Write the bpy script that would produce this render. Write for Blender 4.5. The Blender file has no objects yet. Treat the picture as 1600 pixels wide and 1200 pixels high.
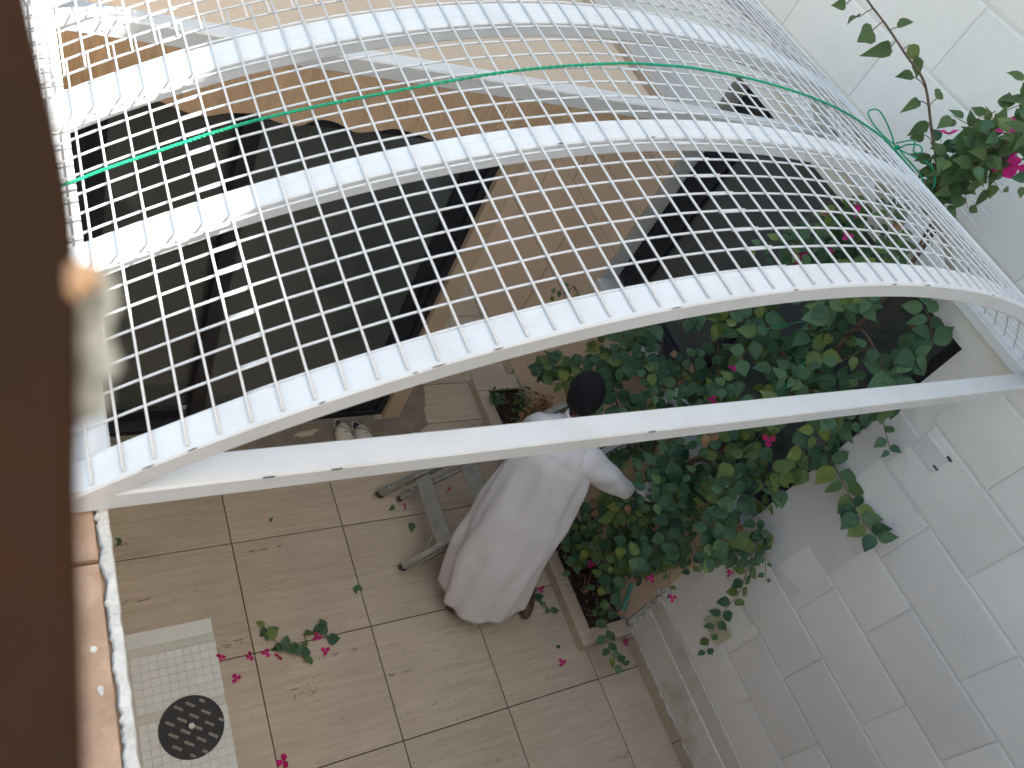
import bpy, bmesh, math, random
from mathutils import Vector, Matrix, noise
random.seed(7)
scene = bpy.context.scene
col = scene.collection

# ------------------------------------------------------------------ camera
CAM = Vector((0, 0, 4.0))
AX = Vector((0.84966, -0.3559, 0.38912))      # picture right
AY = Vector((-0.05821, -0.79669, -0.60158))   # picture down
AZ = Vector((0.52411, 0.48849, -0.69763))     # view direction
cd = bpy.data.cameras.new("camera"); cam = bpy.data.objects.new("camera", cd); col.objects.link(cam)
cd.sensor_width = 36; cd.lens = 36 * 1245.4 / 1600; cd.clip_start = 0.01; cd.clip_end = 200
cd.dof.use_dof = True; cd.dof.focus_distance = 3.0; cd.dof.aperture_fstop = 7.2
cam.matrix_world = Matrix(((AX.x, -AY.x, -AZ.x, CAM.x), (AX.y, -AY.y, -AZ.y, CAM.y), (AX.z, -AY.z, -AZ.z, CAM.z), (0, 0, 0, 1)))
scene.camera = cam

# ------------------------------------------------------------------ sky and sun
SUNDIR = Vector((0.415, -0.45, 1.0)).normalized()   # towards the sun
elev = math.asin(SUNDIR.z); az = math.atan2(SUNDIR.x, SUNDIR.y)
w = bpy.data.worlds.new("World"); scene.world = w; w.use_nodes = True
nt = w.node_tree; bg = nt.nodes["Background"]
sk = nt.nodes.new("ShaderNodeTexSky"); sk.sky_type = 'NISHITA'; sk.sun_disc = False
sk.sun_elevation = elev; sk.sun_rotation = az; sk.air_density = 1.0; sk.dust_density = 2.5; sk.ozone_density = 1.0
hz = nt.nodes.new("ShaderNodeMix"); hz.data_type = 'RGBA'; hz.blend_type = 'MULTIPLY'; hz.inputs[0].default_value = 1; hz.inputs[7].default_value = (1.13, 1.02, .795, 1)
nt.links.new(sk.outputs[0], hz.inputs[6]); nt.links.new(hz.outputs[2], bg.inputs[0]); bg.inputs[1].default_value = 0.15
sd = bpy.data.lights.new("sun", 'SUN'); sd.energy = 4.5; sd.angle = math.radians(0.5); sd.color = (1, .95, .87)
so = bpy.data.objects.new("sun", sd); col.objects.link(so); so.location = (6, -6, 14)
so.rotation_euler = (-SUNDIR).to_track_quat('-Z', 'Y').to_euler()
vs = scene.view_settings; vs.view_transform = 'Standard'; vs.look = 'None'; vs.exposure = 1.75; vs.gamma = 1; vs.use_curve_mapping = False
scene.cycles.max_bounces = 8; scene.cycles.diffuse_bounces = 5; scene.cycles.sample_clamp_indirect = 6

# ------------------------------------------------------------------ materials
def newmat(name):
    m = bpy.data.materials.new(name); m.use_nodes = True
    return m, m.node_tree.nodes, m.node_tree.links, m.node_tree.nodes["Principled BSDF"]

def plain(name, c, rough=.6, metal=0.0, var=.08, scale=6.0, bump=0.0, bscale=60.0, spec=.5, stretch=(1, 1, 1), dirt=None, dirt_amt=.0, dirt_scale=2.5):
    m, N, L, P = newmat(name)
    tc = N.new("ShaderNodeTexCoord"); oi = N.new("ShaderNodeObjectInfo")
    ad = N.new("ShaderNodeVectorMath"); ad.operation = 'ADD'
    mul = N.new("ShaderNodeVectorMath"); mul.operation = 'SCALE'; mul.inputs['Scale'].default_value = 17.0
    L.new(oi.outputs['Random'], mul.inputs[0]); L.new(tc.outputs['Object'], ad.inputs[0]); L.new(mul.outputs[0], ad.inputs[1])
    mp = N.new("ShaderNodeMapping"); mp.inputs['Scale'].default_value = stretch; L.new(ad.outputs[0], mp.inputs[0])
    n = N.new("ShaderNodeTexNoise"); n.inputs['Scale'].default_value = scale; n.inputs['Detail'].default_value = 6; L.new(mp.outputs[0], n.inputs['Vector'])
    r = N.new("ShaderNodeMapRange"); r.inputs[1].default_value = .3; r.inputs[2].default_value = .7; r.inputs[3].default_value = 1 - var; r.inputs[4].default_value = 1 + var
    L.new(n.outputs[0], r.inputs[0])
    r2 = N.new("ShaderNodeMapRange"); r2.inputs[3].default_value = 1 - var * .6; r2.inputs[4].default_value = 1 + var * .6; L.new(oi.outputs['Random'], r2.inputs[0])
    mm = N.new("ShaderNodeMath"); mm.operation = 'MULTIPLY'; L.new(r.outputs[0], mm.inputs[0]); L.new(r2.outputs[0], mm.inputs[1])
    sc = N.new("ShaderNodeVectorMath"); sc.operation = 'SCALE'; sc.inputs[0].default_value = c; L.new(mm.outputs[0], sc.inputs['Scale'])
    out = sc.outputs[0]
    if dirt:
        n2 = N.new("ShaderNodeTexNoise"); n2.inputs['Scale'].default_value = dirt_scale; n2.inputs['Detail'].default_value = 8; n2.inputs['Roughness'].default_value = .7; L.new(tc.outputs['Object'], n2.inputs['Vector'])
        rr = N.new("ShaderNodeMapRange"); rr.inputs[1].default_value = .5; rr.inputs[2].default_value = .75; rr.inputs[4].default_value = dirt_amt; L.new(n2.outputs[0], rr.inputs[0])
        mx = N.new("ShaderNodeMix"); mx.data_type = 'RGBA'; mx.inputs[7].default_value = (*dirt, 1); L.new(rr.outputs[0], mx.inputs[0]); L.new(out, mx.inputs[6]); out = mx.outputs[2]
    L.new(out, P.inputs['Base Color'])
    P.inputs['Roughness'].default_value = rough; P.inputs['Metallic'].default_value = metal; P.inputs['Specular IOR Level'].default_value = spec
    if bump > 0:
        nb = N.new("ShaderNodeTexNoise"); nb.inputs['Scale'].default_value = bscale; nb.inputs['Detail'].default_value = 5; L.new(mp.outputs[0], nb.inputs['Vector'])
        b = N.new("ShaderNodeBump"); b.inputs['Strength'].default_value = bump; b.inputs['Distance'].default_value = .01; L.new(nb.outputs[0], b.inputs['Height']); L.new(b.outputs[0], P.inputs['Normal'])
    return m

def travertine(name, c, dark):
    m, N, L, P = newmat(name)
    tc = N.new("ShaderNodeTexCoord"); oi = N.new("ShaderNodeObjectInfo")
    mul = N.new("ShaderNodeVectorMath"); mul.operation = 'SCALE'; mul.inputs['Scale'].default_value = 23.0; L.new(oi.outputs['Random'], mul.inputs[0])
    ad = N.new("ShaderNodeVectorMath"); ad.operation = 'ADD'; L.new(tc.outputs['Object'], ad.inputs[0]); L.new(mul.outputs[0], ad.inputs[1])
    def nz(scale, st, det=6, ro=.6):
        mp = N.new("ShaderNodeMapping"); mp.inputs['Scale'].default_value = st; L.new(ad.outputs[0], mp.inputs[0])
        n = N.new("ShaderNodeTexNoise"); n.inputs['Scale'].default_value = scale; n.inputs['Detail'].default_value = det; n.inputs['Roughness'].default_value = ro
        L.new(mp.outputs[0], n.inputs['Vector']); return n.outputs[0]
    def rng(src, a, b, lo, hi):
        r = N.new("ShaderNodeMapRange"); r.inputs[1].default_value = a; r.inputs[2].default_value = b; r.inputs[3].default_value = lo; r.inputs[4].default_value = hi; L.new(src, r.inputs[0]); return r.outputs[0]
    vein = rng(nz(9, (.35, 4.5, 1)), .3, .7, 0, 1)
    fine = rng(nz(40, (.25, 3.0, 1)), .3, .7, .93, 1.05)
    blotch = rng(nz(2.2, (1, 1, 1), 4), .3, .75, .88, 1.08)
    mx = N.new("ShaderNodeMix"); mx.data_type = 'RGBA'; mx.inputs[6].default_value = (*dark, 1); mx.inputs[7].default_value = (*c, 1); L.new(vein, mx.inputs[0])
    f = N.new("ShaderNodeMath"); f.operation = 'MULTIPLY'; L.new(fine, f.inputs[0]); L.new(blotch, f.inputs[1])
    rv = rng(oi.outputs['Random'], 0, 1, .95, 1.05)
    f2 = N.new("ShaderNodeMath"); f2.operation = 'MULTIPLY'; L.new(f.outputs[0], f2.inputs[0]); L.new(rv, f2.inputs[1])
    # little open pits lined up along the grain
    row = rng(nz(7, (.12, 2.6, 1), 2), .645, .675, 0, 1)
    pit = rng(nz(75, (.30, 1.6, 1), 2), .57, .62, 0, .75)
    pm = N.new("ShaderNodeMath"); pm.operation = 'MULTIPLY'; L.new(row, pm.inputs[0]); pm.use_clamp = True; L.new(pit, pm.inputs[1])
    spk = rng(nz(60, (1, 1, 1), 1), .76, .80, 0, .7)
    pa = N.new("ShaderNodeMath"); pa.operation = 'MAXIMUM'; L.new(pm.outputs[0], pa.inputs[0]); L.new(spk, pa.inputs[1])
    sc = N.new("ShaderNodeVectorMath"); sc.operation = 'SCALE'; L.new(mx.outputs[2], sc.inputs[0]); L.new(f2.outputs[0], sc.inputs['Scale'])
    m2 = N.new("ShaderNodeMix"); m2.data_type = 'RGBA'; m2.inputs[7].default_value = (.045, .032, .025, 1); L.new(pa.outputs[0], m2.inputs[0]); L.new(sc.outputs[0], m2.inputs[6])
    L.new(m2.outputs[2], P.inputs['Base Color']); P.inputs['Roughness'].default_value = .42
    b = N.new("ShaderNodeBump"); b.inputs['Strength'].default_value = .4; b.inputs['Distance'].default_value = .004; b.invert = True; L.new(pa.outputs[0], b.inputs['Height']); L.new(b.outputs[0], P.inputs['Normal'])
    return m

def leafmat(name, c1, c2, c3, trans=.25):
    m, N, L, P = newmat(name)
    g = N.new("ShaderNodeNewGeometry"); oi = N.new("ShaderNodeObjectInfo")
    a = N.new("ShaderNodeMath"); a.operation = 'ADD'; L.new(g.outputs['Random Per Island'], a.inputs[0]); L.new(oi.outputs['Random'], a.inputs[1])
    fr = N.new("ShaderNodeMath"); fr.operation = 'FRACT'; L.new(a.outputs[0], fr.inputs[0])
    cr = N.new("ShaderNodeValToRGB"); e = cr.color_ramp.elements
    e[0].position = 0; e[0].color = (*c1, 1); e[1].position = 1; e[1].color = (*c3, 1); k = cr.color_ramp.elements.new(.8); k.color = (*c2, 1)
    L.new(fr.outputs[0], cr.inputs[0])
    tc = N.new("ShaderNodeTexCoord"); n = N.new("ShaderNodeTexNoise"); n.inputs['Scale'].default_value = 30; L.new(tc.outputs['Object'], n.inputs['Vector'])
    r = N.new("ShaderNodeMapRange"); r.inputs[1].default_value = .3; r.inputs[2].default_value = .7; r.inputs[3].default_value = .8; r.inputs[4].default_value = 1.2; L.new(n.outputs[0], r.inputs[0])
    sc = N.new("ShaderNodeVectorMath"); sc.operation = 'SCALE'; L.new(cr.outputs[0], sc.inputs[0]); L.new(r.outputs[0], sc.inputs['Scale'])
    L.new(sc.outputs[0], P.inputs['Base Color']); P.inputs['Roughness'].default_value = .5; P.inputs['Specular IOR Level'].default_value = .35
    t = N.new("ShaderNodeBsdfTranslucent"); L.new(sc.outputs[0], t.inputs[0])
    ms = N.new("ShaderNodeMixShader"); ms.inputs[0].default_value = trans; L.new(P.outputs[0], ms.inputs[1]); L.new(t.outputs[0], ms.inputs[2])
    L.new(ms.outputs[0], N["Material Output"].inputs[0])
    return m

M = {}
M['trav'] = travertine('travertine', (.57, .485, .385), (.455, .38, .29))
M['travwall'] = plain('beige_cladding', (.66, .51, .385), .6, var=.07, scale=3, bump=.15)
M['grout'] = plain('dark_grout', (.07, .055, .045), .9)
M['sub'] = plain('earth', (.22, .18, .14), .95, var=.2)
M['whitewall'] = plain('white_wall_paint', (.80, .785, .755), .75, var=.05, scale=1.6, bump=.22, bscale=45, dirt=(.6, .59, .53), dirt_amt=.35, dirt_scale=1.6)
M['smoothwall'] = plain('smooth_render', (.70, .70, .69), .8, var=.05, scale=3.0, bump=.4, bscale=30, dirt=(.52, .50, .44), dirt_amt=.5, dirt_scale=3)
M['stainwall'] = plain('stained_plinth', (.64, .62, .57), .85, var=.10, scale=2.5, bump=.5, bscale=25, dirt=(.42, .37, .29), dirt_amt=.8, dirt_scale=3.5)
M['villa'] = plain('villa_plaster', (.64, .49, .35), .8, var=.05, scale=5, bump=.2)
M['slabtop'] = plain('slab_paint', (.56, .45, .34), .8, var=.05, scale=2, bump=.2)
M['terra'] = plain('terracotta_paint', (.42, .285, .20), .9, var=.24, scale=14, bump=.6, bscale=60, dirt=(.60, .47, .38), dirt_amt=.8, dirt_scale=9)
M['mortar'] = plain('white_mortar', (.66, .66, .64), .9, var=.15, scale=30, bump=.8, bscale=90, dirt=(.3, .3, .28), dirt_amt=.6, dirt_scale=25)
M['cement'] = plain('cement', (.25, .215, .17), .9, var=.14, scale=8, bump=.4, dirt=(.36, .33, .28), dirt_amt=.7, dirt_scale=6)
M['steel'] = plain('white_enamel', (.69, .715, .74), .38, var=.04, scale=6, bump=.08, bscale=30, dirt=(.52, .51, .47), dirt_amt=.45, dirt_scale=5)
M['chip'] = plain('bare_steel_chip', (.06, .055, .05), .7)
M['wire'] = plain('white_wire', (.68, .70, .72), .35, var=.02)
M['frame'] = plain('black_aluminium', (.016, .018, .028), .45, var=.1)
M['glass'] = plain('dark_glass', (.072, .088, .092), .07, var=.02, spec=.9)
M['marble'] = plain('white_marble', (.66, .66, .64), .4, var=.06)
M['soil'] = plain('wet_soil', (.055, .028, .020), .95, var=.5, scale=30, bump=1.0, bscale=70)
M['stone'] = plain('pebble', (.26, .2, .15), .8, var=.4)
M['robe'] = plain('white_cotton', (.76, .77, .81), .85, var=.03, scale=10, bump=.75, bscale=13, stretch=(1, 1, .55))
M['skin'] = plain('skin', (.30, .155, .095), .5, var=.05)
M['glove'] = plain('pale_glove', (.74, .72, .71), .6)
M['hair'] = plain('black_hair', (.013, .013, .021), .7, spec=.3, var=.5, scale=90, bump=1.0, bscale=220)
M['alu'] = plain('scuffed_aluminium', (.42, .43, .40), .5, metal=.55, var=.16, scale=14, bump=.3, dirt=(.60, .57, .5), dirt_amt=.7, dirt_scale=20)
M['rubber'] = plain('brown_rubber', (.06, .045, .035), .8)
M['shoe'] = plain('brown_leather', (.11, .06, .04), .5)
M['slipw'] = plain('slipper_fabric', (.60, .58, .50), .8)
M['slipb'] = plain('slipper_insole', (.03, .035, .045), .8)
M['mosaic'] = plain('white_mosaic', (.74, .77, .74), .3, var=.05)
M['mosaicgrey'] = plain('grey_band_mosaic', (.62, .64, .58), .3, var=.04)
M['mgrout'] = plain('pale_grout', (.58, .60, .57), .7)
M['disc'] = plain('black_cover', (.022, .022, .026), .6, var=.2)
M['dash'] = plain('worn_grey_print', (.25, .24, .21), .7, var=.2, scale=200)
M['pin'] = plain('white_knob', (.75, .75, .7), .5)
M['teal'] = plain('teal_pipe', (.03, .28, .24), .5, var=.3, scale=40, dirt=(.6, .6, .55), dirt_amt=.9, dirt_scale=40)
M['plug'] = plain('brass_plug', (.40, .25, .17), .5)
M['plate'] = plain('yellowed_plate', (.50, .50, .36), .5, var=.05)
M['rope'] = plain('green_nylon', (.0, .33, .17), .4, var=.3, scale=120, bump=.5, bscale=200)
M['bark'] = plain('bark', (.13, .09, .06), .85, var=.3, scale=30, bump=.6)
M['twig'] = plain('green_twig', (.13, .14, .06), .7, var=.3, scale=30)
M['leaf'] = leafmat('leaf', (.045, .115, .068), (.10, .20, .095), (.21, .28, .07))
M['leafl'] = leafmat('leaf_light', (.09, .16, .05), (.14, .22, .055), (.26, .30, .06), .35)
M['leafs'] = leafmat('leaf_sprig', (.07, .13, .045), (.10, .17, .06), (.16, .22, .07), .3)
M['bract'] = leafmat('bract', (.62, .02, .22), (.72, .03, .30), (.55, .02, .12), .35)
M['dry'] = leafmat('dry_leaf', (.30, .17, .09), (.42, .25, .14), (.22, .12, .06), .2)
M['brown'] = plain('shaded_brown_paint', (.038, .021, .0135), .9, spec=.05, var=.06, dirt=(.07, .024, .010), dirt_amt=.7, dirt_scale=9)  # brown paint, darkened further to stand in for shade beside the lens
M['greyplaster'] = plain('torn_plaster', (.30, .31, .28), .95, var=.5, scale=60, bump=1)
M['orange'] = plain('orange_brick', (.62, .38, .22), .8)
M['iron'] = plain('dark_iron', (.08, .085, .1), .5)

# fine vertical flutes for the fascia above the door
def fascia_mat():
    m = plain('fluted_coating', (.60, .42, .27), .75, var=.07, scale=4, stretch=(8, 8, .5), bump=.0)
    N = m.node_tree.nodes; L = m.node_tree.links; P = N["Principled BSDF"]
    tc = N.new("ShaderNodeTexCoord"); n = N.new("ShaderNodeTexNoise"); mp = N.new("ShaderNodeMapping"); mp.inputs['Scale'].default_value = (110, 110, 5)
    L.new(tc.outputs['Object'], mp.inputs[0]); L.new(mp.outputs[0], n.inputs['Vector']); n.inputs['Scale'].default_value = 1; n.inputs['Detail'].default_value = 2
    b = N.new("ShaderNodeBump"); b.inputs['Strength'].default_value = .8; b.inputs['Distance'].default_value = .012; L.new(n.outputs[0], b.inputs['Height']); L.new(b.outputs[0], P.inputs['Normal'])
    return m
M['fascia'] = fascia_mat()

# ------------------------------------------------------------------ helpers
def setp(o, label=None, cat=None, group=None, kind=None):
    if label: o['label'] = label
    if cat: o['category'] = cat
    if group: o['group'] = group
    if kind: o['kind'] = kind
    return o

def empty(name, loc, label=None, cat=None, group=None, kind=None, rot=None):
    o = bpy.data.objects.new(name, None); o.empty_display_size = .1; o.location = loc
    if rot: o.rotation_euler = rot
    col.objects.link(o); return setp(o, label, cat, group, kind)

def copyobj(o, parent=None, loc=None, rot=None, scale=None):
    c = o.copy(); col.objects.link(c)
    if parent is not None: c.parent = parent
    if loc is not None: c.location = loc
    if rot is not None: c.rotation_euler = rot
    if scale is not None: c.scale = scale
    return c

class MB:
    def __init__(s): s.v = []; s.f = []
    def add(s, vs, fs):
        b = len(s.v); s.v += [Vector(v) for v in vs]; s.f += [tuple(b + i for i in f) for f in fs]; return s
    def box(s, a, b, mat=None):
        x0, y0, z0 = a; x1, y1, z1 = b
        vs = [Vector(p) for p in [(x0, y0, z0), (x1, y0, z0), (x1, y1, z0), (x0, y1, z0), (x0, y0, z1), (x1, y0, z1), (x1, y1, z1), (x0, y1, z1)]]
        if mat: vs = [mat @ v for v in vs]
        return s.add(vs, [(0, 3, 2, 1), (4, 5, 6, 7), (0, 1, 5, 4), (1, 2, 6, 5), (2, 3, 7, 6), (3, 0, 4, 7)])
    def bbox(s, a, b, r=.004, mat=None):
        # chamfered box
        x0, y0, z0 = a; x1, y1, z1 = b; bm = bmesh.new(); bmesh.ops.create_cube(bm, size=1)
        for v in bm.verts: v.co = Vector((x0 + (v.co.x + .5) * (x1 - x0), y0 + (v.co.y + .5) * (y1 - y0), z0 + (v.co.z + .5) * (z1 - z0)))
        bmesh.ops.bevel(bm, geom=bm.edges[:], offset=r, segments=1, affect='EDGES')
        bm.verts.index_update()
        vs = [mat @ v.co if mat else v.co.copy() for v in bm.verts]; fs = [tuple(v.index for v in f.verts) for f in bm.faces]; bm.free()
        return s.add(vs, fs)
    def tube(s, pts, r, n=6, caps=True):
        pts = [Vector(p) for p in pts]; k = len(pts); base = len(s.v); up = None
        for i, p in enumerate(pts):
            d = (pts[min(i + 1, k - 1)] - pts[max(i - 1, 0)]).normalized()
            if up is None: up = d.orthogonal().normalized()
            up = (up - d * up.dot(d)).normalized(); sd_ = d.cross(up)
            rr = r[i] if isinstance(r, (list, tuple)) else r
            for j in range(n):
                a = 2 * math.pi * j / n; s.v.append(p + (up * math.cos(a) + sd_ * math.sin(a)) * rr)
        for i in range(k - 1):
            for j in range(n):
                a = base + i * n + j; b = base + i * n + (j + 1) % n; s.f.append((a, b, b + n, a + n))
        if caps:
            s.f.append(tuple(base + j for j in reversed(range(n)))); s.f.append(tuple(base + (k - 1) * n + j for j in range(n)))
        return s
    def prism(s, poly, z0, z1):
        n = len(poly); b = len(s.v)
        s.v += [Vector((x, y, z0)) for x, y in poly] + [Vector((x, y, z1)) for x, y in poly]
        s.f.append(tuple(b + i for i in reversed(range(n)))); s.f.append(tuple(b + n + i for i in range(n)))
        for i in range(n): s.f.append((b + i, b + (i + 1) % n, b + n + (i + 1) % n, b + n + i))
        return s
    def ball(s, c, r, n=8, m=6, sc=(1, 1, 1)):
        c = Vector(c); b = len(s.v)
        for i in range(1, m):
            t = math.pi * i / m
            for j in range(n):
                a = 2 * math.pi * j / n; s.v.append(c + Vector((math.sin(t) * math.cos(a) * sc[0], math.sin(t) * math.sin(a) * sc[1], math.cos(t) * sc[2])) * r)
        s.v.append(c + Vector((0, 0, r * sc[2]))); s.v.append(c - Vector((0, 0, r * sc[2]))); T = len(s.v) - 2
        for i in range(m - 2):
            for j in range(n):
                a = b + i * n + j; d = b + i * n + (j + 1) % n; s.f.append((a, a + n, d + n, d))
        for j in range(n):
            s.f.append((T, b + j, b + (j + 1) % n)); q = b + (m - 2) * n; s.f.append((T + 1, q + (j + 1) % n, q + j))
        return s
    def build(s, name, mat, parent=None, smooth=False, origin=None):
        o0 = Vector(origin) if origin is not None else (Vector(parent.location) if parent is not None and parent.type == 'EMPTY' else Vector((0, 0, 0)))
        if parent is not None and parent.type != 'EMPTY': o0 = parent_origin(parent)
        me = bpy.data.meshes.new(name); me.from_pydata([tuple(v - o0) for v in s.v], [], s.f); me.update()
        if mat is not None: me.materials.append(M[mat] if isinstance(mat, str) else mat)
        if smooth: me.polygons.foreach_set('use_smooth', [True] * len(me.polygons))
        o = bpy.data.objects.new(name, me); col.objects.link(o)
        if parent is not None:
            o.parent = parent
        else: o.location = o0
        return o

def parent_origin(p):
    v = Vector((0, 0, 0))
    while p is not None: v += Vector(p.location); p = p.parent
    return v

def fix(o):   # recalc normals outward
    bm = bmesh.new(); bm.from_mesh(o.data); bmesh.ops.recalc_face_normals(bm, faces=bm.faces); bm.to_mesh(o.data); bm.free(); return o

XW = 3.013          # face of the tall white wall
YD = 2.6            # face of the villa's door wall
# ------------------------------------------------------------------ setting: ground and paving
g = MB().box((-60, -60, -.30), (60, 60, -.06)).build('ground', 'sub'); setp(g, kind='structure')
fl = empty('courtyard_floor', (0, 0, 0), kind='structure')
MB().box((-.3, -1.6, -.055), (XW, 6, -.010)).build('bedding', 'grout', fl)
xs = [-.317, .289, .895, 1.5, 2.105, 2.71, 3.012]; ys = [-1.10, -.498, .106, .707, 1.303, 1.903, 2.529, 2.842, 3.45, 4.05, 4.65, 5.25]
tcache = {}
for i in range(len(xs) - 1):
    for j in range(len(ys) - 1):
        wx = xs[i + 1] - xs[i] - .005; wy = ys[j + 1] - ys[j] - .005; key = (round(wx, 3), round(wy, 3))
        cx = (xs[i] + xs[i + 1]) / 2; cy = (ys[j] + ys[j + 1]) / 2
        if key not in tcache:
            o = MB().bbox((-wx / 2, -wy / 2, -.012), (wx / 2, wy / 2, 0), .0015).build('tile', 'trav', fl, origin=(0, 0, 0)); tcache[key] = o; o.location = (cx, cy, 0)
        else: o = copyobj(tcache[key], fl, (cx, cy, 0))
        o.rotation_euler = (random.uniform(-.0012, .0012), random.uniform(-.0012, .0012), 0)
# cement smear in front of the door
pts = [(.12, 2.47), (.5, 2.46), (.9, 2.47), (1.25, 2.455), (1.55, 2.47), (1.8, 2.455), (2.02, 2.47), (2.16, 2.475), (2.24, 2.52), (2.245, 2.60), (2.28, 2.70), (2.31, 2.80), (2.30, 2.92), (2.25, 3.02), (2.18, 3.0), (2.10, 2.85), (2.07, 2.62), (2.07, 2.598), (.12, 2.598)]
pts2 = []
for i in range(len(pts)):
    a = Vector(pts[i]); b = Vector(pts[(i + 1) % len(pts)])
    for k in range(4):
        p = a.lerp(b, k / 4); pts2.append((p.x + random.uniform(-.006, .006), p.y + (random.uniform(-.006, .006) if p.y < 2.59 or p.x > 2.08 else 0)))
sm = MB().prism(pts2, .0015, .0045).build('cement_smear', 'cement'); setp(sm, 'rough grey cement smear on the floor along the sliding door', 'cement patch', kind='stuff')

# skirting strips of travertine at the foot of the white wall
sk_ = empty('skirting', (2.995, 0, 0), kind='structure')
for (a, b) in [(-1.1, -.35), (-.345, .254), (.259, .858), (2.86, 3.45), (3.455, 4.05), (4.055, 4.65)]:
    MB().bbox((2.996, a, .001), (XW + .003, b, .098), .002).build('tile', 'trav', sk_)

# ------------------------------------------------------------------ the tall white wall at the right, with raised blocks
ww = empty('white_block_wall', (XW, 0, 0), 'tall white painted wall of big raised blocks on the right', 'wall')
WY0, WY1, WZ0, WZ1 = .965, 2.668, 1.215, 2.648       # window opening
c = MB()
TOP = 9.4  # carried up out of view to set where its sun shadow ends
c.box((XW, -5, -.05), (XW + .3, WY0, TOP)); c.box((XW, WY1, -.05), (XW + .3, 6, TOP))
c.box((XW, WY0, -.05), (XW + .3, WY1, WZ0)); c.box((XW, WY0, WZ1), (XW + .3, WY1, TOP))
core = c.build('masonry', 'whitewall', ww)
MB().box((XW + .18, WY0 + .001, WZ0 + .001), (XW + .29, WY1 - .001, WZ1 - .001)).build('added_backing', 'frame', ww)  # dark box added behind the window so bright sky can't show through
BL = .527; P0 = .2755; LEDGE = .459
bcache = {}
def block(y0, y1, z0, z1):
    y0 = max(y0, -2.2); wy = y1 - y0 - .006; wz = z1 - z0 - .006
    if wy < .05 or wz < .05: return
    k = (round(wy, 2), round(wz, 2))
    if k not in bcache:
        t = .0065; e = .009; h = wy / 2; q = wz / 2
        # face with soft pillow: slightly inset rim
        vs = [(.001, -h, -q), (.001, h, -q), (.001, h, q), (.001, -h, q), (-.0048, -h, -q), (-.0048, h, -q), (-.0048, h, q), (-.0048, -h, q), (-t, -h + e, -q + e), (-t, h - e, -q + e), (-t, h - e, q - e), (-t, -h + e, q - e)]
        m = MB().add(vs, [(8, 11, 10, 9), (0, 4, 5, 1), (1, 5, 6, 2), (2, 6, 7, 3), (3, 7, 4, 0), (4, 8, 9, 5), (5, 9, 10, 6), (6, 10, 11, 7), (7, 11, 8, 4)])
        o = m.build('block', 'whitewall', ww, origin=(0, 0, 0)); bcache[k] = o
        fix(o)
    else: o = copyobj(bcache[k], ww)
    o.location = (random.uniform(-.0015, .001), (y0 + y1) / 2, (z0 + z1) / 2); o.rotation_euler = (random.uniform(-.003, .003), random.uniform(-.004, .004), random.uniform(-.002, .002))
for r in range(0, 18):
    z0 = LEDGE + P0 * r; z1 = z0 + P0
    off = .5 if (r % 2 == 1) else .275
    for k in range(-5, 9):
        y1 = off + BL * k; y0 = y1 - BL
        if y0 > 4.2 or y1 < -1.6: continue
        hi = .97
        if z1 < WZ1 + .02:
            if .9 < z0 < 1.8: hi = .72 + .07 * (r % 3)
            elif z0 >= 1.8: hi = .83
            else: hi = .90
            if y0 >= hi - .1: continue
            block(y0, min(y1, hi), z0, z1)
        elif z0 < WZ1 + .02:
            if y0 < .8: block(y0, min(y1, .83), z0, z1)
        else: block(y0, y1, z0, z1)
# smooth render beside the window, and the lower plinth
for (a, b, z0, z1, t, mt, nm) in [(.55, .962, .98, 2.30, .0062, 'smoothwall', 'render_patch'), (-2.2, .955, .1, .459, .012, 'stainwall', 'plinth_render'), (-2.2, .955, .1, .335, .020, 'stainwall', 'plinth_render')]:
    MB().bbox((XW - t, a, z0), (XW + .002, b, z1), .004).build(nm, mt, ww)
# filled square patch outlined in the render and a bolt hole
pm = MB().bbox((XW - .0125, .66, 2.255), (XW - .001, .79, 2.345), .003).build('patch', 'smoothwall', ww); pm['label'] = 'small square of filled render beside the window'
for (y, z) in [(.665, 2.352), (.668, 2.285)]:
    MB().box((XW - .0145, y - .012, z - .004), (XW - .002, y + .012, z + .004)).build('crack', 'iron', ww)
MB().tube([(XW - .006, .885, 2.748), (XW + .002, .885, 2.748)], .013, 10).build('bolt', 'iron', ww)
# beige cladding courses in front of the lower wall beyond the corner
for (a, b, z0, z1) in [(.962, 3.10, .10, .903), (.962, 3.10, .913, 1.165), (3.105, 6, .10, .903), (3.105, 6, .913, 1.165)]:
    MB().bbox((XW - .016, a, z0), (XW + .001, b, z1 - .006), .002).build('cladding_panel', 'travwall', ww)
for (a, b, z0, z1) in [(WY1 + .002, 3.55, 1.168, 1.44), (WY1 + .002, 3.3, 1.448, 1.72), (WY1 + .002, 3.55, 1.728, 2.0), (WY1 + .002, 3.3, 2.008, 2.275), (3.555, 6, 1.168, 1.44), (3.305, 6, 1.448, 1.72), (3.555, 6, 1.728, 2.0), (3.305, 6, 2.008, 2.275)]:
    MB().bbox((XW - .012, a, z0), (XW + .001, b, z1 - .004), .002).build('cladding_panel', 'travwall', ww)
# crumbling edge at the plinth corner
cb = MB()
for i in range(60):
    t = random.random(); y = .955 + random.uniform(-.02, .018); z = .05 + t * .5
    cb.ball((XW - .012 - random.random() * .012, y - (.05 * (1 - t)), z), random.uniform(.006, .016), 5, 4, (1, 1, 1.3))
for i in range(40):
    y = random.uniform(-.2, .93); cb.ball((XW - .02, y, .1 + random.uniform(-.004, .012)), random.uniform(.004, .012), 5, 4, (.6, 2.2, 1))
o = cb.build('crumbled_plaster', 'mortar', ww); o['kind'] = 'stuff'

# yellowed cover plate
cp = MB().bbox((XW - .022, .560, .700), (XW - .006, .708, .850), .006).build('cover_plate', 'plate'); setp(cp, 'small yellowed square cover plate low on the white wall', 'cover plate')

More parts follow.
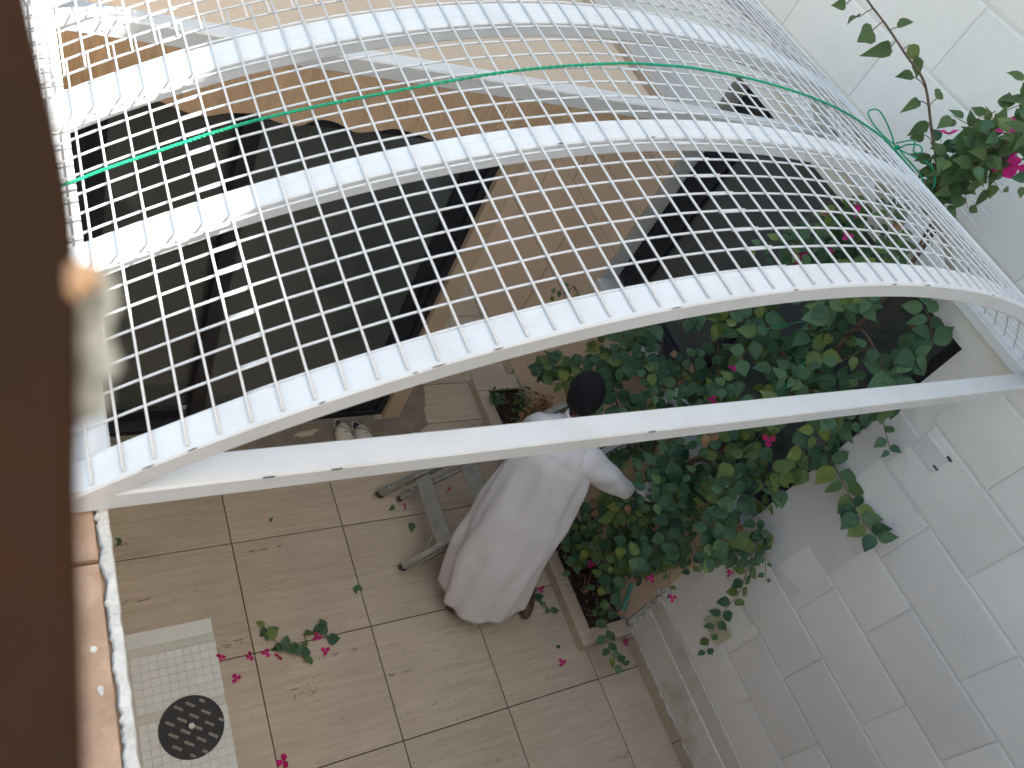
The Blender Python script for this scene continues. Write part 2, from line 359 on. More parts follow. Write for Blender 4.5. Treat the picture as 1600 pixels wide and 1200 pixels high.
# ------------------------------------------------------------------ window in the white wall
def window():
    t = empty('window', (XW + .12, WY0, WZ0), 'wide dark window with black frame behind the bougainvillea', 'window')
    X = XW + .12; fw = .085; z0 = WZ0 + .05
    MB().bbox((X, WY0 + .001, z0), (X + .05, WY1 - .001, z0 + fw), .003).build('frame', 'frame', t)
    MB().bbox((X, WY0 + .001, WZ1 - fw + .03), (X + .05, WY1 - .001, WZ1 - .001), .003).build('frame', 'frame', t)
    MB().bbox((X, WY0 + .001, z0 + fw + .001), (X + .05, WY0 + fw, WZ1 - fw + .028), .003).build('frame', 'frame', t)
    MB().bbox((X, WY1 - .19, z0 + fw + .001), (X + .05, WY1 - .001, WZ1 - fw + .028), .003).build('frame', 'frame', t)
    MB().bbox((X + .004, 1.79, z0 + fw + .001), (X + .046, 1.85, WZ1 - fw + .028), .003).build('mullion', 'frame', t)
    for (a, b) in [(WY0 + fw + .001, 1.789), (1.851, WY1 - .191)]:
        MB().box((X + .025, a, z0 + fw + .001), (X + .031, b, WZ1 - fw + .028)).build('pane', 'glass', t)
    MB().bbox((XW - .03, WY0 + .003, WZ0 - .012), (X - .001, WY1 - .003, WZ0 + .028), .004).build('sill', 'marble', t)
    for y in (1.3, 1.6, 1.95, 2.2, 2.4):
        MB().box((X - .02, y, z0 + .002), (X - .001, y + .012, z0 + .03)).build('track', 'frame', t)
window()

# ------------------------------------------------------------------ villa: door wall, slab, sliding door
vw = empty('villa_wall', (1.2, YD, 0), 'beige plaster villa wall around the sliding door', 'wall')
DX0, DX1, DZ = .20, 1.95, 2.24
c = MB()
c.box((-.3, YD, 0), (DX0, YD + .25, 2.26)); c.box((DX1, YD, 0), (2.06, YD + .25, 2.26)); c.box((DX0, YD + .001, DZ), (DX1, YD + .25, 2.26))
c.box((1.81, YD + .251, 0), (2.06, 3.7, 2.26)); c.box((2.06, 5.2, 0), (XW - .02, 5.4, 2.26))
c.build('plaster', 'villa', vw)
sl = empty('roof_slab', (1.2, YD, 2.475), 'flat beige roof slab with fluted fascia and wavy lower hem above the door', 'roof')
MB().box((-.3, YD + .004, 2.262), (2.552, 3.7, 2.475)).build('slab', 'slabtop', sl)
def wave(x):
    b = 2.158 + .018 * (x / 1.7)
    return b + .015 * math.cos((x - .476) / .295 * math.pi * 2) + .004 * math.sin(x * 31)
m = MB(); n = 120
for i in range(n + 1):
    x = -.1 + (2.552 + .1) * i / n; dy = .006 * math.sin(x * 19) + .003 * math.sin(x * 57)
    if x < 1.95: z = wave(x)
    else: z = 2.18 + (x - 1.95) * .12
    for (yy, zz) in [(YD - .035 + dy, z), (YD - .002, 2.476), (YD + .003, 2.476), (YD + .003, z)]: m.v.append(Vector((x, yy, zz)))
for i in range(n):
    a = i * 4
    for j in range(4): m.f.append((a + j, a + (j + 1) % 4, a + 4 + (j + 1) % 4, a + 4 + j))
m.f.append((3, 2, 1, 0)); m.f.append((n * 4, n * 4 + 1, n * 4 + 2, n * 4 + 3))
fix(m.build('fascia', 'fascia', sl))
MB().bbox((2.553, YD + .02, 2.38), (2.60, 3.7, 2.45), .004).build('edge_trim', 'travwall', sl)

dr = empty('sliding_door', (1.07, YD + .06, 0), 'large black framed sliding glass door under the wavy fascia', 'door')
Y = YD + .03
for a, b, nm in [((DX0 + .001, Y, .006), (DX1 - .001, Y + .12, .05), 'track'), ((DX0 + .001, Y, DZ - .06), (DX1 - .001, Y + .12, DZ - .001), 'frame'), ((DX0 + .001, Y, .051), (DX0 + .05, Y + .12, DZ - .061), 'frame'), ((DX1 - .05, Y, .051), (DX1 - .001, Y + .12, DZ - .061), 'frame')]:
    MB().bbox(a, b, .003).build(nm, 'frame', dr)
for k, (a, b, yy) in enumerate([(DX0 + .051, .86, Y + .065), (.78, DX1 - .051, Y + .012)]):
    pn = MB().bbox((a, yy, .052), (a + .075, yy + .045, DZ - .062), .003).bbox((b - (.11 if k else .075), yy, .052), (b, yy + .045, DZ - .062), .003).bbox((a + .076, yy, .052), (b - .112, yy + .045, .135), .003).bbox((a + .076, yy, DZ - .14), (b - .112, yy + .045, DZ - .062), .003)
    po = pn.build('door_panel', 'frame', dr)
    MB().box((a + .076, yy + .02, .136), (b - .112 if k else b - .076, yy + .026, DZ - .141)).build('pane', 'glass', po)
for y in (0.0, .015, .03): MB().box((DX0 + .06, Y - .012 + y * .3 - .02, .002 + y * .3), (DX1 - .06, Y - .009 + y * .3 - .02, .014 + y * .5)).build('rail', 'alu', dr)
MB().bbox((1.842, Y - .012, 1.0), (1.862, Y + .011, 1.22), .003).build('handle', 'frame', dr)

# ------------------------------------------------------------------ left boundary wall, terracotta top with mortar edge
lw = empty('boundary_wall', (-.1, 0, 0), 'thick courtyard wall at the left with chipped terracotta top', 'wall')
LX = .107; LT = 2.752
MB().box((-.32, -2.2, -.05), (LX - .012, 6, LT - .02)).build('masonry', 'villa', lw)
y = -1.0
while y < 2.55:
    L_ = .40
    top = MB(); nx, ny = 8, 14
    for i in range(nx + 1):
        for j in range(ny + 1):
            px = -.319 + (LX - .022 + .319) * i / nx; py = y + .004 + (L_ - .008) * j / ny
            top.v.append(Vector((px, py, LT - .004 + noise.noise(Vector((px * 9, py * 9, 0))) * .004)))
    for i in range(nx):
        for j in range(ny): a = i * (ny + 1) + j; top.f.append((a, a + ny + 1, a + ny + 2, a + 1))
    top.box((-.319, y + .004, LT - .07), (LX - .022, y + L_ - .004, LT - .012))
    top.build('coping_block', 'terra', lw)
    y += L_
def mortar_edge():
    m = MB(); n = 1000
    for i in range(n + 1):
        y = -1.0 + 3.55 * i / n
        wd = .014 + .003 * noise.noise(Vector((y * 5, 3, 0))) + .005 * noise.noise(Vector((y * 31, 5, 0))) + .005 * noise.noise(Vector((y * 110, 5, 0)))
        o = .0022 * noise.noise(Vector((y * 37, 9, 0)))
        x0 = LX - .004 - max(.007, wd); x1 = LX + o
        h = LT + .0005 + .0025 * noise.noise(Vector((y * 60, 1, 0))) + .0015 * noise.noise(Vector((y * 170, 4, 0)))
        m.v += [Vector((x0, y, LT - .008)), Vector((x0 + .003, y, h)), Vector((x1 - .002, y, h)), Vector((x1, y, h - .004)), Vector((x1 - .004, y, LT - .12))]
    for i in range(n):
        for j in range(4): a = i * 5 + j; m.f.append((a, a + 1, a + 6, a + 5))
    return m
o = mortar_edge().build('mortar_edge', 'mortar', lw); fix(o)
for (x, y, a, b) in [(.066, .465, .006, .007), (.070, .405, .005, .011), (.075, .20, .014, .004)]:
    k = 9; ph = random.random() * 6
    MB().prism([(x + math.cos(2 * math.pi * i / k) * a * random.uniform(.45, 1), y + math.sin(2 * math.pi * i / k) * b * random.uniform(.45, 1)) for i in range(k)], LT - .006, LT + .0012).build('mortar_blob', 'mortar', lw)

# unseen block added behind the camera; its tower keeps sun off the front rib
bb = MB().box((-4, -4.2, -.05), (1.9, -2.0, 4.2)).box((1.9, -4.2, -.05), (XW - .01, -2.0, 9.5)).build('added_sun_blocker', 'villa'); setp(bb, 'unseen beige block added behind the camera to hold off the sun', 'sun blocker', kind='structure')

# ------------------------------------------------------------------ the arched mesh canopy
CX, CZ, RR = 1.558, .714, 2.574; ZB = 2.80
def xmap(x): return x - (max(0, x - 2.2) ** 2) * .105
def arc(a, r=RR): 
    t = math.radians(a); return (xmap(CX + r * math.cos(t)), CZ + r * math.sin(t))
A0, A1 = 125.6, 54.4
cn = empty('mesh_canopy', (1.55, 1.3, ZB), 'white arched steel canopy covered with square wire mesh', 'canopy')
def rib(y0, y1, th=.040):
    m = MB(); n = 72
    for i in range(n + 1):
        a = A0 + (A1 - A0) * i / n; x, z = arc(a, RR); xi, zi = arc(a, RR - th); e = .0035
        ring = [(x, y0 + e, z), (x, y1 - e, z), (*[0],), ]
        xa, za = arc(a, RR - e); xb, zb = arc(a, RR - th + e)
        m.v += [Vector(p) for p in [(x, y0 + e, z), (x, y1 - e, z), (xa, y1, za), (xb, y1, zb), (xi, y1 - e, zi), (xi, y0 + e, zi), (xb, y0, zb), (xa, y0, za)]]
    for i in range(n):
        for j in range(8): a = i * 8 + j; b = i * 8 + (j + 1) % 8; m.f.append((a, b, b + 8, a + 8))
    m.f.append(tuple(range(8))); m.f.append(tuple(n * 8 + j for j in range(8)))
    return fix(m.build('rib', 'steel', cn))
RIBS = [(.682, .745), (1.128, 1.190), (1.549, 1.628), (2.008, 2.070)]
for a, b in RIBS: rib(a, b)
t1 = MB().bbox((.05, .6838, ZB - .047), (XW - .003, .7430, ZB), .004).build('tie_bar', 'steel', cn)
MB().bbox((.118, 2.010, ZB - .055), (XW - .003, 2.070, ZB), .004).build('tie_bar', 'steel', cn)
MB().bbox((.047, .7455, ZB - .041), (.1175, 2.45, ZB + .001), .004).build('side_beam', 'steel', cn)
MB().bbox((2.945, .7455, ZB - .041), (XW - .003, 2.45, ZB + .001), .004).build('side_beam', 'steel', cn)
MB().bbox((XW - .012, 2.0, ZB - .075), (XW - .001, 2.085, ZB + .02), .002).build('bracket', 'iron', cn)
WR = .0024; RW = RR + .0035
WY = [.690, 2.40]; YS = 1.700
# longitudinal wires (along the barrel), each joined with a short overlap
lf = MB().tube([(0, .690, 0), (0, 1.2, .0008), (0, YS + .022, 0)], WR, 6).build('wire', 'wire', cn, smooth=True, origin=(0, 0, 0))
lb = MB().tube([(0, YS - .022, 0), (0, 2.42, 0)], WR, 6).build('wire', 'wire', cn, smooth=True, origin=(0, 0, 0))
k = 0; a = 124.92; first = True
AP = 1.1215
while a > 54.8:
    x, z = arc(a, RW); x2, z2 = arc(a + .22, RW + .001)
    loc = (x - cn.location.x + random.uniform(-.0012, .0012), -cn.location.y, z - cn.location.z); loc2 = (x2 - cn.location.x, -cn.location.y, z2 - cn.location.z)
    if first: lf.location = loc; lb.location = loc2; first = False
    else: copyobj(lf, cn, loc, rot=(random.uniform(-.0006, .0006), 0, random.uniform(-.002, .002))); copyobj(lb, cn, loc2, rot=(0, 0, random.uniform(-.002, .002)))
    a -= AP
def arcwire(a0, a1, dr):
    n = max(6, int(abs(a1 - a0) / 1.2)); p = []
    for i in range(n + 1):
        x, z = arc(a0 + (a1 - a0) * i / n, RW + dr + .0004 * math.sin(i * 1.3)); p.append((x, 0, z))
    return MB().tube(p, WR, 6).build('wire', 'wire', cn, smooth=True, origin=(0, 0, 0))
segs = [arcwire(A0, 118.15, -.005), arcwire(119.35, 96.5, -.005), arcwire(98.0, A1, -.005)]
TY = .7405; first = True; y = TY
while y < 2.42:
    for q, sgm in enumerate(segs):
        loc = (-cn.location.x, y - cn.location.y + (.0045 if q == 1 else 0) + random.uniform(-.001, .001), -cn.location.z)
        if first: sgm.location = loc
        else: copyobj(sgm, cn, loc)
    first = False; y += .0524
MB().bbox((.048, .6855, ZB - .003), (.082, .7415, ZB + .016), .002).build('gusset', 'steel', cn)
# bare-metal chips on the edges
cm = []
for (a, ry) in [(123.2, .6825), (121.6, .6825), (117.0, .6825), (113.6, .6825), (112.9, .6825), (110.6, .6825), (103.2, .6825), (97.0, .6825), (90.6, .6825), (88, .6825), (103.9, 1.1285), (106.5, 1.19), (105.2, 1.19), (99.0, 1.1285), (93.0, 1.1285), (81, .6825)]:
    L_ = random.uniform(.15, .5); m = MB()
    x0, z0 = arc(a, RR + .0006); x1, z1 = arc(a - L_, RR + .0006)
    m.tube([(x0, ry, z0 - .001), ((x0 + x1) / 2, ry, (z0 + z1) / 2 - .0008), (x1, ry, z1 - .001)], [.0005, .0011, .0005], 5); m.build('paint_chip', 'chip', cn)
for x in (.34, .46, 1.2): MB().tube([(x, .6825, ZB - .001), (x + .02, .6825, ZB - .001)], .0013, 5).build('paint_chip', 'chip', cn)

# leftover piece of mesh standing on the far side
mo = empty('mesh_offcut', (2.97, 1.34, 2.96), 'small offcut of white wire mesh fixed beyond the canopy edge', 'wire mesh')
for z in (2.984, 3.036, 3.088, 3.138): MB().tube([(2.97, 1.56, z), (2.972, 1.268, z + .002)], .0028, 6).build('wire', 'wire', mo)
for y in (1.372, 1.318, 1.43, 1.485): MB().tube([(2.966, y - .005, 2.92), (2.966, y, 3.178)], .0028, 6).build('wire', 'wire', mo)

# ------------------------------------------------------------------ green rope over the canopy
rp = []
ang = [125.4, 124.3, 122.8, 120.6, 117.5, 114.8, 110.5, 104.2, 98.7, 95.5, 92.5, 87.5, 81, 75, 71.5, 69]
yv = [1.35, 1.342, 1.342, 1.34, 1.343, 1.342, 1.339, 1.356, 1.372, 1.377, 1.378, 1.376, 1.382, 1.386, 1.375, 1.33]
for a, y in zip(ang, yv): x, z = arc(a, RW + .006); rp.append(Vector((x, y, z)))
def smooth_path(P, k=6):
    out = []; n = len(P)
    for i in range(n - 1):
        p0 = P[max(i - 1, 0)]; p1 = P[i]; p2 = P[i + 1]; p3 = P[min(i + 2, n - 1)]
        for j in range(k):
            t = j / k; out.append(.5 * ((2 * p1) + (-p0 + p2) * t + (2 * p0 - 5 * p1 + 4 * p2 - p3) * t * t + (-p0 + 3 * p1 - 3 * p2 + p3) * t ** 3))
    out.append(P[-1]); return out
def twisted(P, r, parent=None, name='rope'):
    P = smooth_path(P, 40); m = MB()
    for s_ in range(2):
        Q = []
        for i, p in enumerate(P):
            d = (P[min(i + 1, len(P) - 1)] - P[max(i - 1, 0)]).normalized(); u = d.orthogonal().normalized(); v = d.cross(u); a = i * 1.25 + s_ * math.pi
            Q.append(p + (u * math.cos(a) + v * math.sin(a)) * r * .45)
        m.tube(Q, r * .62, 5)
    return m
ro = empty('rope', (.1, 1.35, 2.85), 'thin green rope tied across the top of the mesh canopy', 'rope')
twisted(rp, .0036).build('cord', 'rope', ro, smooth=True)
rl = [Vector(p) for p in [(2.50, 1.40, 3.128), (2.5, 1.453, 3.132), (2.5, 1.50, 3.125), (2.48, 1.556, 3.131), (2.46, 1.60, 3.15), (2.46, 1.585, 3.175), (2.46, 1.55, 3.178), (2.49, 1.50, 3.15), (2.5, 1.453, 3.128), (2.48, 1.42, 3.165), (2.48, 1.386, 3.19), (2.48, 1.362, 3.182), (2.48, 1.385, 3.165), (2.48, 1.412, 3.188), (2.49, 1.46, 3.14)]]
MB().tube(smooth_path(rl), .0026, 6).build('loop', 'rope', ro, smooth=True)
rl = [Vector(p) for p in [(2.5, 1.45, 3.128), (2.5, 1.38, 3.15), (2.5, 1.32, 3.168), (2.5, 1.28, 3.155), (2.51, 1.262, 3.125), (2.52, 1.28, 3.105), (2.52, 1.33, 3.12), (2.5, 1.40, 3.13)]]
MB().tube(smooth_path(rl), .0026, 6).build('loop', 'rope', ro, smooth=True)
MB().ball((2.5, 1.453, 3.13), .009, 7, 5).build('knot', 'rope', ro)

# ------------------------------------------------------------------ planter
pl = empty('planter', (2.85, 1.85, 0), 'low travertine planter box along the beige wall', 'planter')
PX0, PX1, PY0, PY1, PH = 2.648, XW - .017, .882, 2.83, .085
MB().bbox((PX0 + .006, PY0 + .004, .0), (PX0 + .05, 1.55, PH - .021), .002).bbox((PX0 + .006, 1.553, .0), (PX0 + .05, 2.2, PH - .021), .002).bbox((PX0 + .006, 2.203, .0), (PX0 + .05, PY1 - .004, PH - .021), .002).build('side_panel', 'trav', pl)
MB().bbox((PX0 + .051, PY0 + .004, 0), (PX1, PY0 + .04, PH - .021), .002).build('side_panel', 'trav', pl)
MB().bbox((PX0 + .051, PY1 - .04, 0), (PX1, PY1 - .004, PH - .021), .002).build('side_panel', 'trav', pl)
for a, b in [((PX0, PY0, PH - .02), (PX0 + .085, 1.49, PH)), ((PX0, 1.493, PH - .02), (PX0 + .085, 2.10, PH)), ((PX0, 2.103, PH - .02), (PX0 + .085, 2.70, PH)), ((PX0 + .087, PY0, PH - .02), (PX1, PY0 + .09, PH)), ((PX0, 2.703, PH - .02), (PX1, PY1, PH))]:
    MB().bbox(a, b, .002).build('coping', 'trav', pl)
m = MB(); nx, ny = 14, 60
for i in range(nx + 1):
    for j in range(ny + 1):
        x = PX0 + .052 + (PX1 - PX0 - .053) * i / nx; y = PY0 + .042 + (PY1 - PY0 - .084) * j / ny
        m.v.append(Vector((x, y, .045 + .018 * noise.noise(Vector((x * 12, y * 12, 0))) + .008 * noise.noise(Vector((x * 50, y * 50, 0))))))
for i in range(nx):
    for j in range(ny): a = i * (ny + 1) + j; m.f.append((a, a + ny + 1, a + ny + 2, a + 1))
so_ = m.build('soil', 'soil', pl, smooth=True); so_['kind'] = 'stuff'
m = MB()
for i in range(240):
    x = random.uniform(PX0 + .09, PX1 - .01); y = random.uniform(PY0 + .1, PY1 - .14); r = random.uniform(.003, .010)
    m.ball((x, y, .050 + random.uniform(0, .015)), r, 5, 4, (1, random.uniform(.6, 1.4), .7))
o = m.build('clods', 'stone', pl); o['kind'] = 'stuff'

# pipe at the planter's end
pp = empty('water_pipe', (2.96, 1.0, .08), 'teal plastic water pipe elbow with plug at the planter corner', 'pipe')
MB().tube([(2.985, 1.12, .34), (2.985, 1.09, .27), (2.985, 1.055, .20), (2.982, 1.035, .165), (2.972, 1.02, .15), (2.95, 1.005, .145)], .0125, 10).build('tube', 'teal', pp, smooth=True)
MB().tube([(2.987, 1.05, .19), (2.985, 1.030, .155), (2.965, 1.017, .148)], .017, 10).build('elbow', 'teal', pp, smooth=True)
MB().tube([(2.952, 1.006, .145), (2.925, .992, .14)], .018, 10).build('plug', 'plug', pp)

# ------------------------------------------------------------------ leaves
def leaf_mesh(name, mat, L_=1.0, W_=.80, curl=.16, fold=.18, seed=0):
    rnd = random.Random(seed)
    # outline of an ovate pointed leaf; base at origin, tip +Y, up +Z
    st = [(0, .0), (.10, .52), (.30, .92), (.52, .86), (.74, .52), (.90, .20), (1.0, 0)]
    vs = []; fs = []
    for i, (t, hw) in enumerate(st):
        z = -curl * t * t * .9 + rnd.uniform(-.01, .01)
        hw *= W_ / 2
        if i == 0 or i == len(st) - 1: vs.append((0, t * L_, z)); continue
        vs += [(-hw * rnd.uniform(.94, 1.05), t * L_ - .03, z + fold * hw + rnd.uniform(-.025, .025)), (0, t * L_, z), (hw * rnd.uniform(.94, 1.05), t * L_ - .03, z + fold * hw + rnd.uniform(-.025, .025))]
    # indices: 0 base, then triples, last tip
    n = len(st) - 2
    fs += [(0, 2, 1), (0, 3, 2)]
    for i in range(n - 1):
        a = 1 + 3 * i; fs += [(a, a + 1, a + 4, a + 3), (a + 1, a + 2, a + 5, a + 4)]
    a = 1 + 3 * (n - 1); tip = len(vs) - 1
    fs += [(a, a + 1, tip), (a + 1, a + 2, tip)]
    me = bpy.data.meshes.new(name); me.from_pydata(vs, [], fs); me.materials.append(M[mat]); me.update()
    me.polygons.foreach_set('use_smooth', [True] * len(me.polygons))
    return me
LM = [leaf_mesh('leaf_blade', 'leaf', W_=w_, curl=c_, fold=f_, seed=i) for i, (w_, c_, f_) in enumerate([(.82, .15, .15), (.72, .3, .3), (.9, .1, .1), (.76, .05, .4), (.66, .45, .2)])]
LML = [leaf_mesh('leaf_blade', 'leafl', W_=w_, curl=c_, fold=f_, seed=10 + i) for i, (w_, c_, f_) in enumerate([(.75, .15, .3), (.62, .35, .35), (.8, .1, .2)])]
LMS = [leaf_mesh('leaf_blade', 'leafs', W_=w_, curl=c_, fold=f_, seed=20 + i) for i, (w_, c_, f_) in enumerate([(.66, .2, .35), (.74, .1, .2), (.5, .3, .7)])]
DRY = [leaf_mesh('leaf_blade', 'dry', W_=w_, curl=c_, fold=f_, seed=30 + i) for i, (w_, c_, f_) in enumerate([(.75, .5, .8), (.6, .7, .5)])]
def leaf_rot(tipdir, normal):
    y = Vector(tipdir).normalized(); z = Vector(normal); z = (z - y * z.dot(y)).normalized(); x = y.cross(z)
    return Matrix((x, y, z)).transposed()
def rvec(s): return Vector((random.gauss(0, s), random.gauss(0, s), random.gauss(0, s)))
class Leaves:
    def __init__(s): s.items = []
    def add(s, p, tip, nrm, size, mesh): s.items.append((Vector(p), leaf_rot(tip, nrm), size, mesh))
    def objects(s, items, parent, name='leaf'):
        o0 = parent_origin(parent)
        for p, R, sz, me in items:
            o = bpy.data.objects.new(name, me); col.objects.link(o); o.parent = parent
            o.matrix_local = Matrix.Translation(p - o0) @ (R * sz).to_4x4()
    def joined(s, items, name, parent, kind='stuff'):
        groups = {}
        for it in items: groups.setdefault(it[3].materials[0].name, []).append(it)
        vs = []; fs = []; mats = []; mi = []; o0 = parent_origin(parent)
        for k, (nm, its) in enumerate(groups.items()):
            mats.append(its[0][3].materials[0])
            for p, R, sz, me in its:
                b = len(vs); vs += [tuple(p - o0 + R @ (v.co * sz)) for v in me.vertices]
                for f in me.polygons: fs.append(tuple(b + i for i in f.vertices)); mi.append(k)
        me = bpy.data.meshes.new(name); me.from_pydata(vs, [], fs)
        for m_ in mats: me.materials.append(m_)
        me.polygons.foreach_set('material_index', mi); me.polygons.foreach_set('use_smooth', [True] * len(mi)); me.update()
        o = bpy.data.objects.new(name, me); col.objects.link(o); o.parent = parent
        if kind: o['kind'] = kind
        return o
VIEW = Vector((-.55, -.40, .73))
def along(LV, P, n, size, meshes, taper=.5, m=None, r=.003):
    Q = smooth_path([Vector(p) for p in P], 8)
    if m is not None: m.tube(Q, [r * (1 - .6 * i / len(Q)) for i in range(len(Q))], 5)
    for i in range(n):
        t = i / max(1, n - 1); k = min(len(Q) - 2, int(t * (len(Q) - 1))); p = Q[k]; d = (Q[k + 1] - Q[max(0, k - 1)]).normalized()
        sd_ = d.cross(VIEW).normalized() * (1 if i % 2 else -1)
        tip = (d * .5 + sd_ * .9 + rvec(.2) + Vector((0, 0, -.25)))
        sz = size * (1 - taper * t) * random.uniform(.85, 1.15)
        LV.add(p + sd_ * .006, tip, VIEW + rvec(.28), sz, random.choice(meshes))
def bract_cluster(name, p, s, parent=None, n=3):
    """three papery bracts around a point, one mesh"""
    m = MB(); p = Vector(p); ax = (VIEW + rvec(.5)).normalized()
    u = ax.orthogonal().normalized(); v = ax.cross(u); ph = random.random() * 6
    for k in range(n):
        a = ph + 2 * math.pi * k / n; d = u * math.cos(a) + v * math.sin(a); e = ax.cross(d)
        pts = []
        for (t, hw, h) in [(0, 0, 0), (.3, .34, .12), (.7, .42, .30), (1.0, 0, .34)]:
            q = p + (d * t + ax * h) * s
            pts.append((q, e * hw * s))
        m.add([pts[0][0], pts[1][0] - pts[1][1] + ax * s * .06, pts[1][0], pts[1][0] + pts[1][1] + ax * s * .06, pts[2][0] - pts[2][1] + ax * s * .08, pts[2][0], pts[2][0] + pts[2][1] + ax * s * .08, pts[3][0]],
              [(0, 2, 1), (0, 3, 2), (1, 2, 5, 4), (2, 3, 6, 5), (4, 5, 7), (5, 6, 7)])
    return m.build(name, 'bract', parent, smooth=True, origin=None if parent is not None else p)

def inpoly(p, poly):
    x, y = p; r = False; j = len(poly) - 1
    for i in range(len(poly)):
        xi, yi = poly[i]; xj, yj = poly[j]
        if (yi > y) != (yj > y) and x < (xj - xi) * (y - yi) / (yj - yi) + xi: r = not r
        j = i
    return r
BUSH = [(2.454, .647), (2.369, .849), (2.324, 1.026), (2.171, 1.323), (2.085, 1.53), (1.805, 1.899), (1.504, 2.323), (1.22, 2.70), (1.11, 2.74), (1.02, 2.66), (.90, 2.59), (.93, 2.45), (.90, 2.30), (.9, 2.2), (.947, 2.15), (.896, 2.065), (.90, 1.80), (.90, 1.668), (.86, 1.499), (.77, 1.45), (.82, 1.25), (.964, 1.1), (.92, .87), (1.014, .67), (1.05, .37), (1.213, .28), (1.431, .26), (1.554, .22), (1.56, .474), (1.44, .684), (1.491, .946), (1.751, .803), (1.976, .801), (2.009, 1.068)]
UP1 = [(1.761, 2.272), (1.746, 2.462), (1.642, 2.737), (1.60, 2.80), (1.536, 2.86), (1.387, 2.86), (1.235, 2.84), (1.206, 2.76), (1.407, 2.60), (1.716, 2.257)]
UP2 = [(1.271, 3.027), (1.36, 3.10), (1.36, 3.20), (1.325, 3.286), (1.331, 3.389), (1.33, 3.459), (1.204, 3.40), (1.1, 3.4), (1.1, 3.32), (1.225, 3.27), (1.209, 3.192), (1.247, 3.091)]
bg_ = empty('bougainvillea', (2.85, 1.5, .05), 'big leafy bougainvillea growing from the planter and covering the window', 'climbing plant')
stm = MB(); LV = Leaves()
R0 = [Vector((2.86, 1.35, .05)), Vector((2.84, 1.30, .4)), Vector((2.82, 1.35, .9)), Vector((2.84, 1.3, 1.5)), Vector((2.86, 1.25, 2.1)), Vector((2.84, 1.25, 2.6)), Vector((2.80, 1.30, 3.0))]
stm.tube(smooth_path(R0), [.020 - .00035 * i for i in range(37)], 7)
def branch(a, b, r=.006, sag=.06):
    a = Vector(a); b = Vector(b); mid = (a + b) / 2 + Vector((-.03, random.uniform(-.06, .06), sag)); stm.tube(smooth_path([a, mid, b]), [r * (1 - .05 * i) for i in range(13)], 5)
for a, b in [((2.84, 1.3, .4), (2.8, 1.7, .95)), ((2.82, 1.35, .9), (2.78, 2.05, 1.15)), ((2.82, 1.35, .95), (2.8, 1.9, 1.6)), ((2.84, 1.3, 1.5), (2.76, 1.75, 2.0)), ((2.85, 1.27, 1.8), (2.8, 1.0, 2.3)), ((2.84, 1.3, 1.4), (2.82, .9, 1.6)), ((2.82, 1.3, .8), (2.78, 1.0, .6)), ((2.84, 1.3, 1.3), (2.8, .95, 1.25)), ((2.86, 1.25, 2.1), (2.8, 1.6, 2.6)), ((2.82, 1.35, 1.1), (2.74, 1.62, 1.5)), ((2.84, 1.25, 2.4), (2.75, 1.02, 2.5))]:
    branch(a, b, .008)
# short leafy shoots through the bush volume
def clusters(poly, count, xr, size, per=(4, 8)):
    ys_ = [p[0] for p in poly]; zs_ = [p[1] for p in poly]; k = 0; tries = 0
    while k < count and tries < count * 40:
        tries += 1
        y = random.uniform(min(ys_), max(ys_)); z = random.uniform(min(zs_), max(zs_))
        if not inpoly((y, z), poly): continue
        if noise.noise(Vector((y * 4.2, z * 4.2, 2.7))) < -.28: continue
        x = random.uniform(*xr)
        d = Vector((-.5, -.15, .1)) + rvec(.55); d.z -= .25; d.normalize(); ln = random.uniform(.08, .20)
        p = Vector((x, y, z)); q = p + d * ln + Vector((0, 0, -.05 * ln / .2))
        # keep the tip in the mask too
        if not inpoly((q.y, q.z), poly): q = p + (q - p) * .35
        ms = LML if random.random() < .13 else (LM + [DRY[0]] if random.random() < .12 else LM)
        n = random.randint(*per)
        along(LV, [p, (p + q) / 2 + Vector((0, 0, .02)), q], n, size * random.uniform(.75, 1.15), ms, .35, stm if random.random() < .6 else None, .0022)
        k += 1
clusters(BUSH, 232, (2.66, 2.97), .096)
clusters(UP1, 34, (2.78, 2.95), .075)
for P, n, s_ in [([(2.93, .985, 1.952), (2.93, .857, 1.949), (2.93, .741, 1.933), (2.93, .656, 1.921), (2.93, .56, 1.937)], 17, .112),
                 ([(2.88, .82, 1.40), (2.9, .773, 1.275), (2.9, .692, 1.129), (2.9, .641, .895), (2.9, .54, .705)], 22, .085),
                 ([(2.72, 1.1, .5), (2.72, 1.032, .42), (2.72, .896, .248), (2.72, .782, .202), (2.72, .69, .25)], 17, .085),
                 ([(2.9, .859, 1.438), (2.9, .753, 1.384), (2.9, .663, 1.313)], 7, .055),
                 ([(2.7, 1.144, .933), (2.667, 1.288, .768), (2.633, 1.364, .593), (2.6, 1.47, .39)], 16, .058),
                 ([(2.8, 1.958, 1.136), (2.8, 2.158, .92), (2.8, 2.297, .784), (2.8, 2.46, .67)], 13, .075),
                 ([(2.8, 2.2, 1.30), (2.8, 2.513, 1.234), (2.8, 2.662, 1.155), (2.8, 2.74, 1.0)], 11, .062),
                 ([(2.93, 1.0, 2.30), (2.93, .861, 2.236), (2.93, .80, 2.21)], 6, .07),
                 ([(2.8, 1.02, .98), (2.8, .977, .899), (2.8, .922, .826), (2.8, .85, .79)], 6, .05)]:
    along(LV, P, n, s_, LM + ([LML[0]] if random.random() < .5 else []), .35, stm, .0028)
stm.build('stem', 'bark', bg_, smooth=True)
LV.items.sort(key=lambda it: (it[0] - CAM).length - it[2] * 3)
LV.objects(LV.items[:285], bg_); LV.joined(LV.items[285:], 'foliage', bg_)
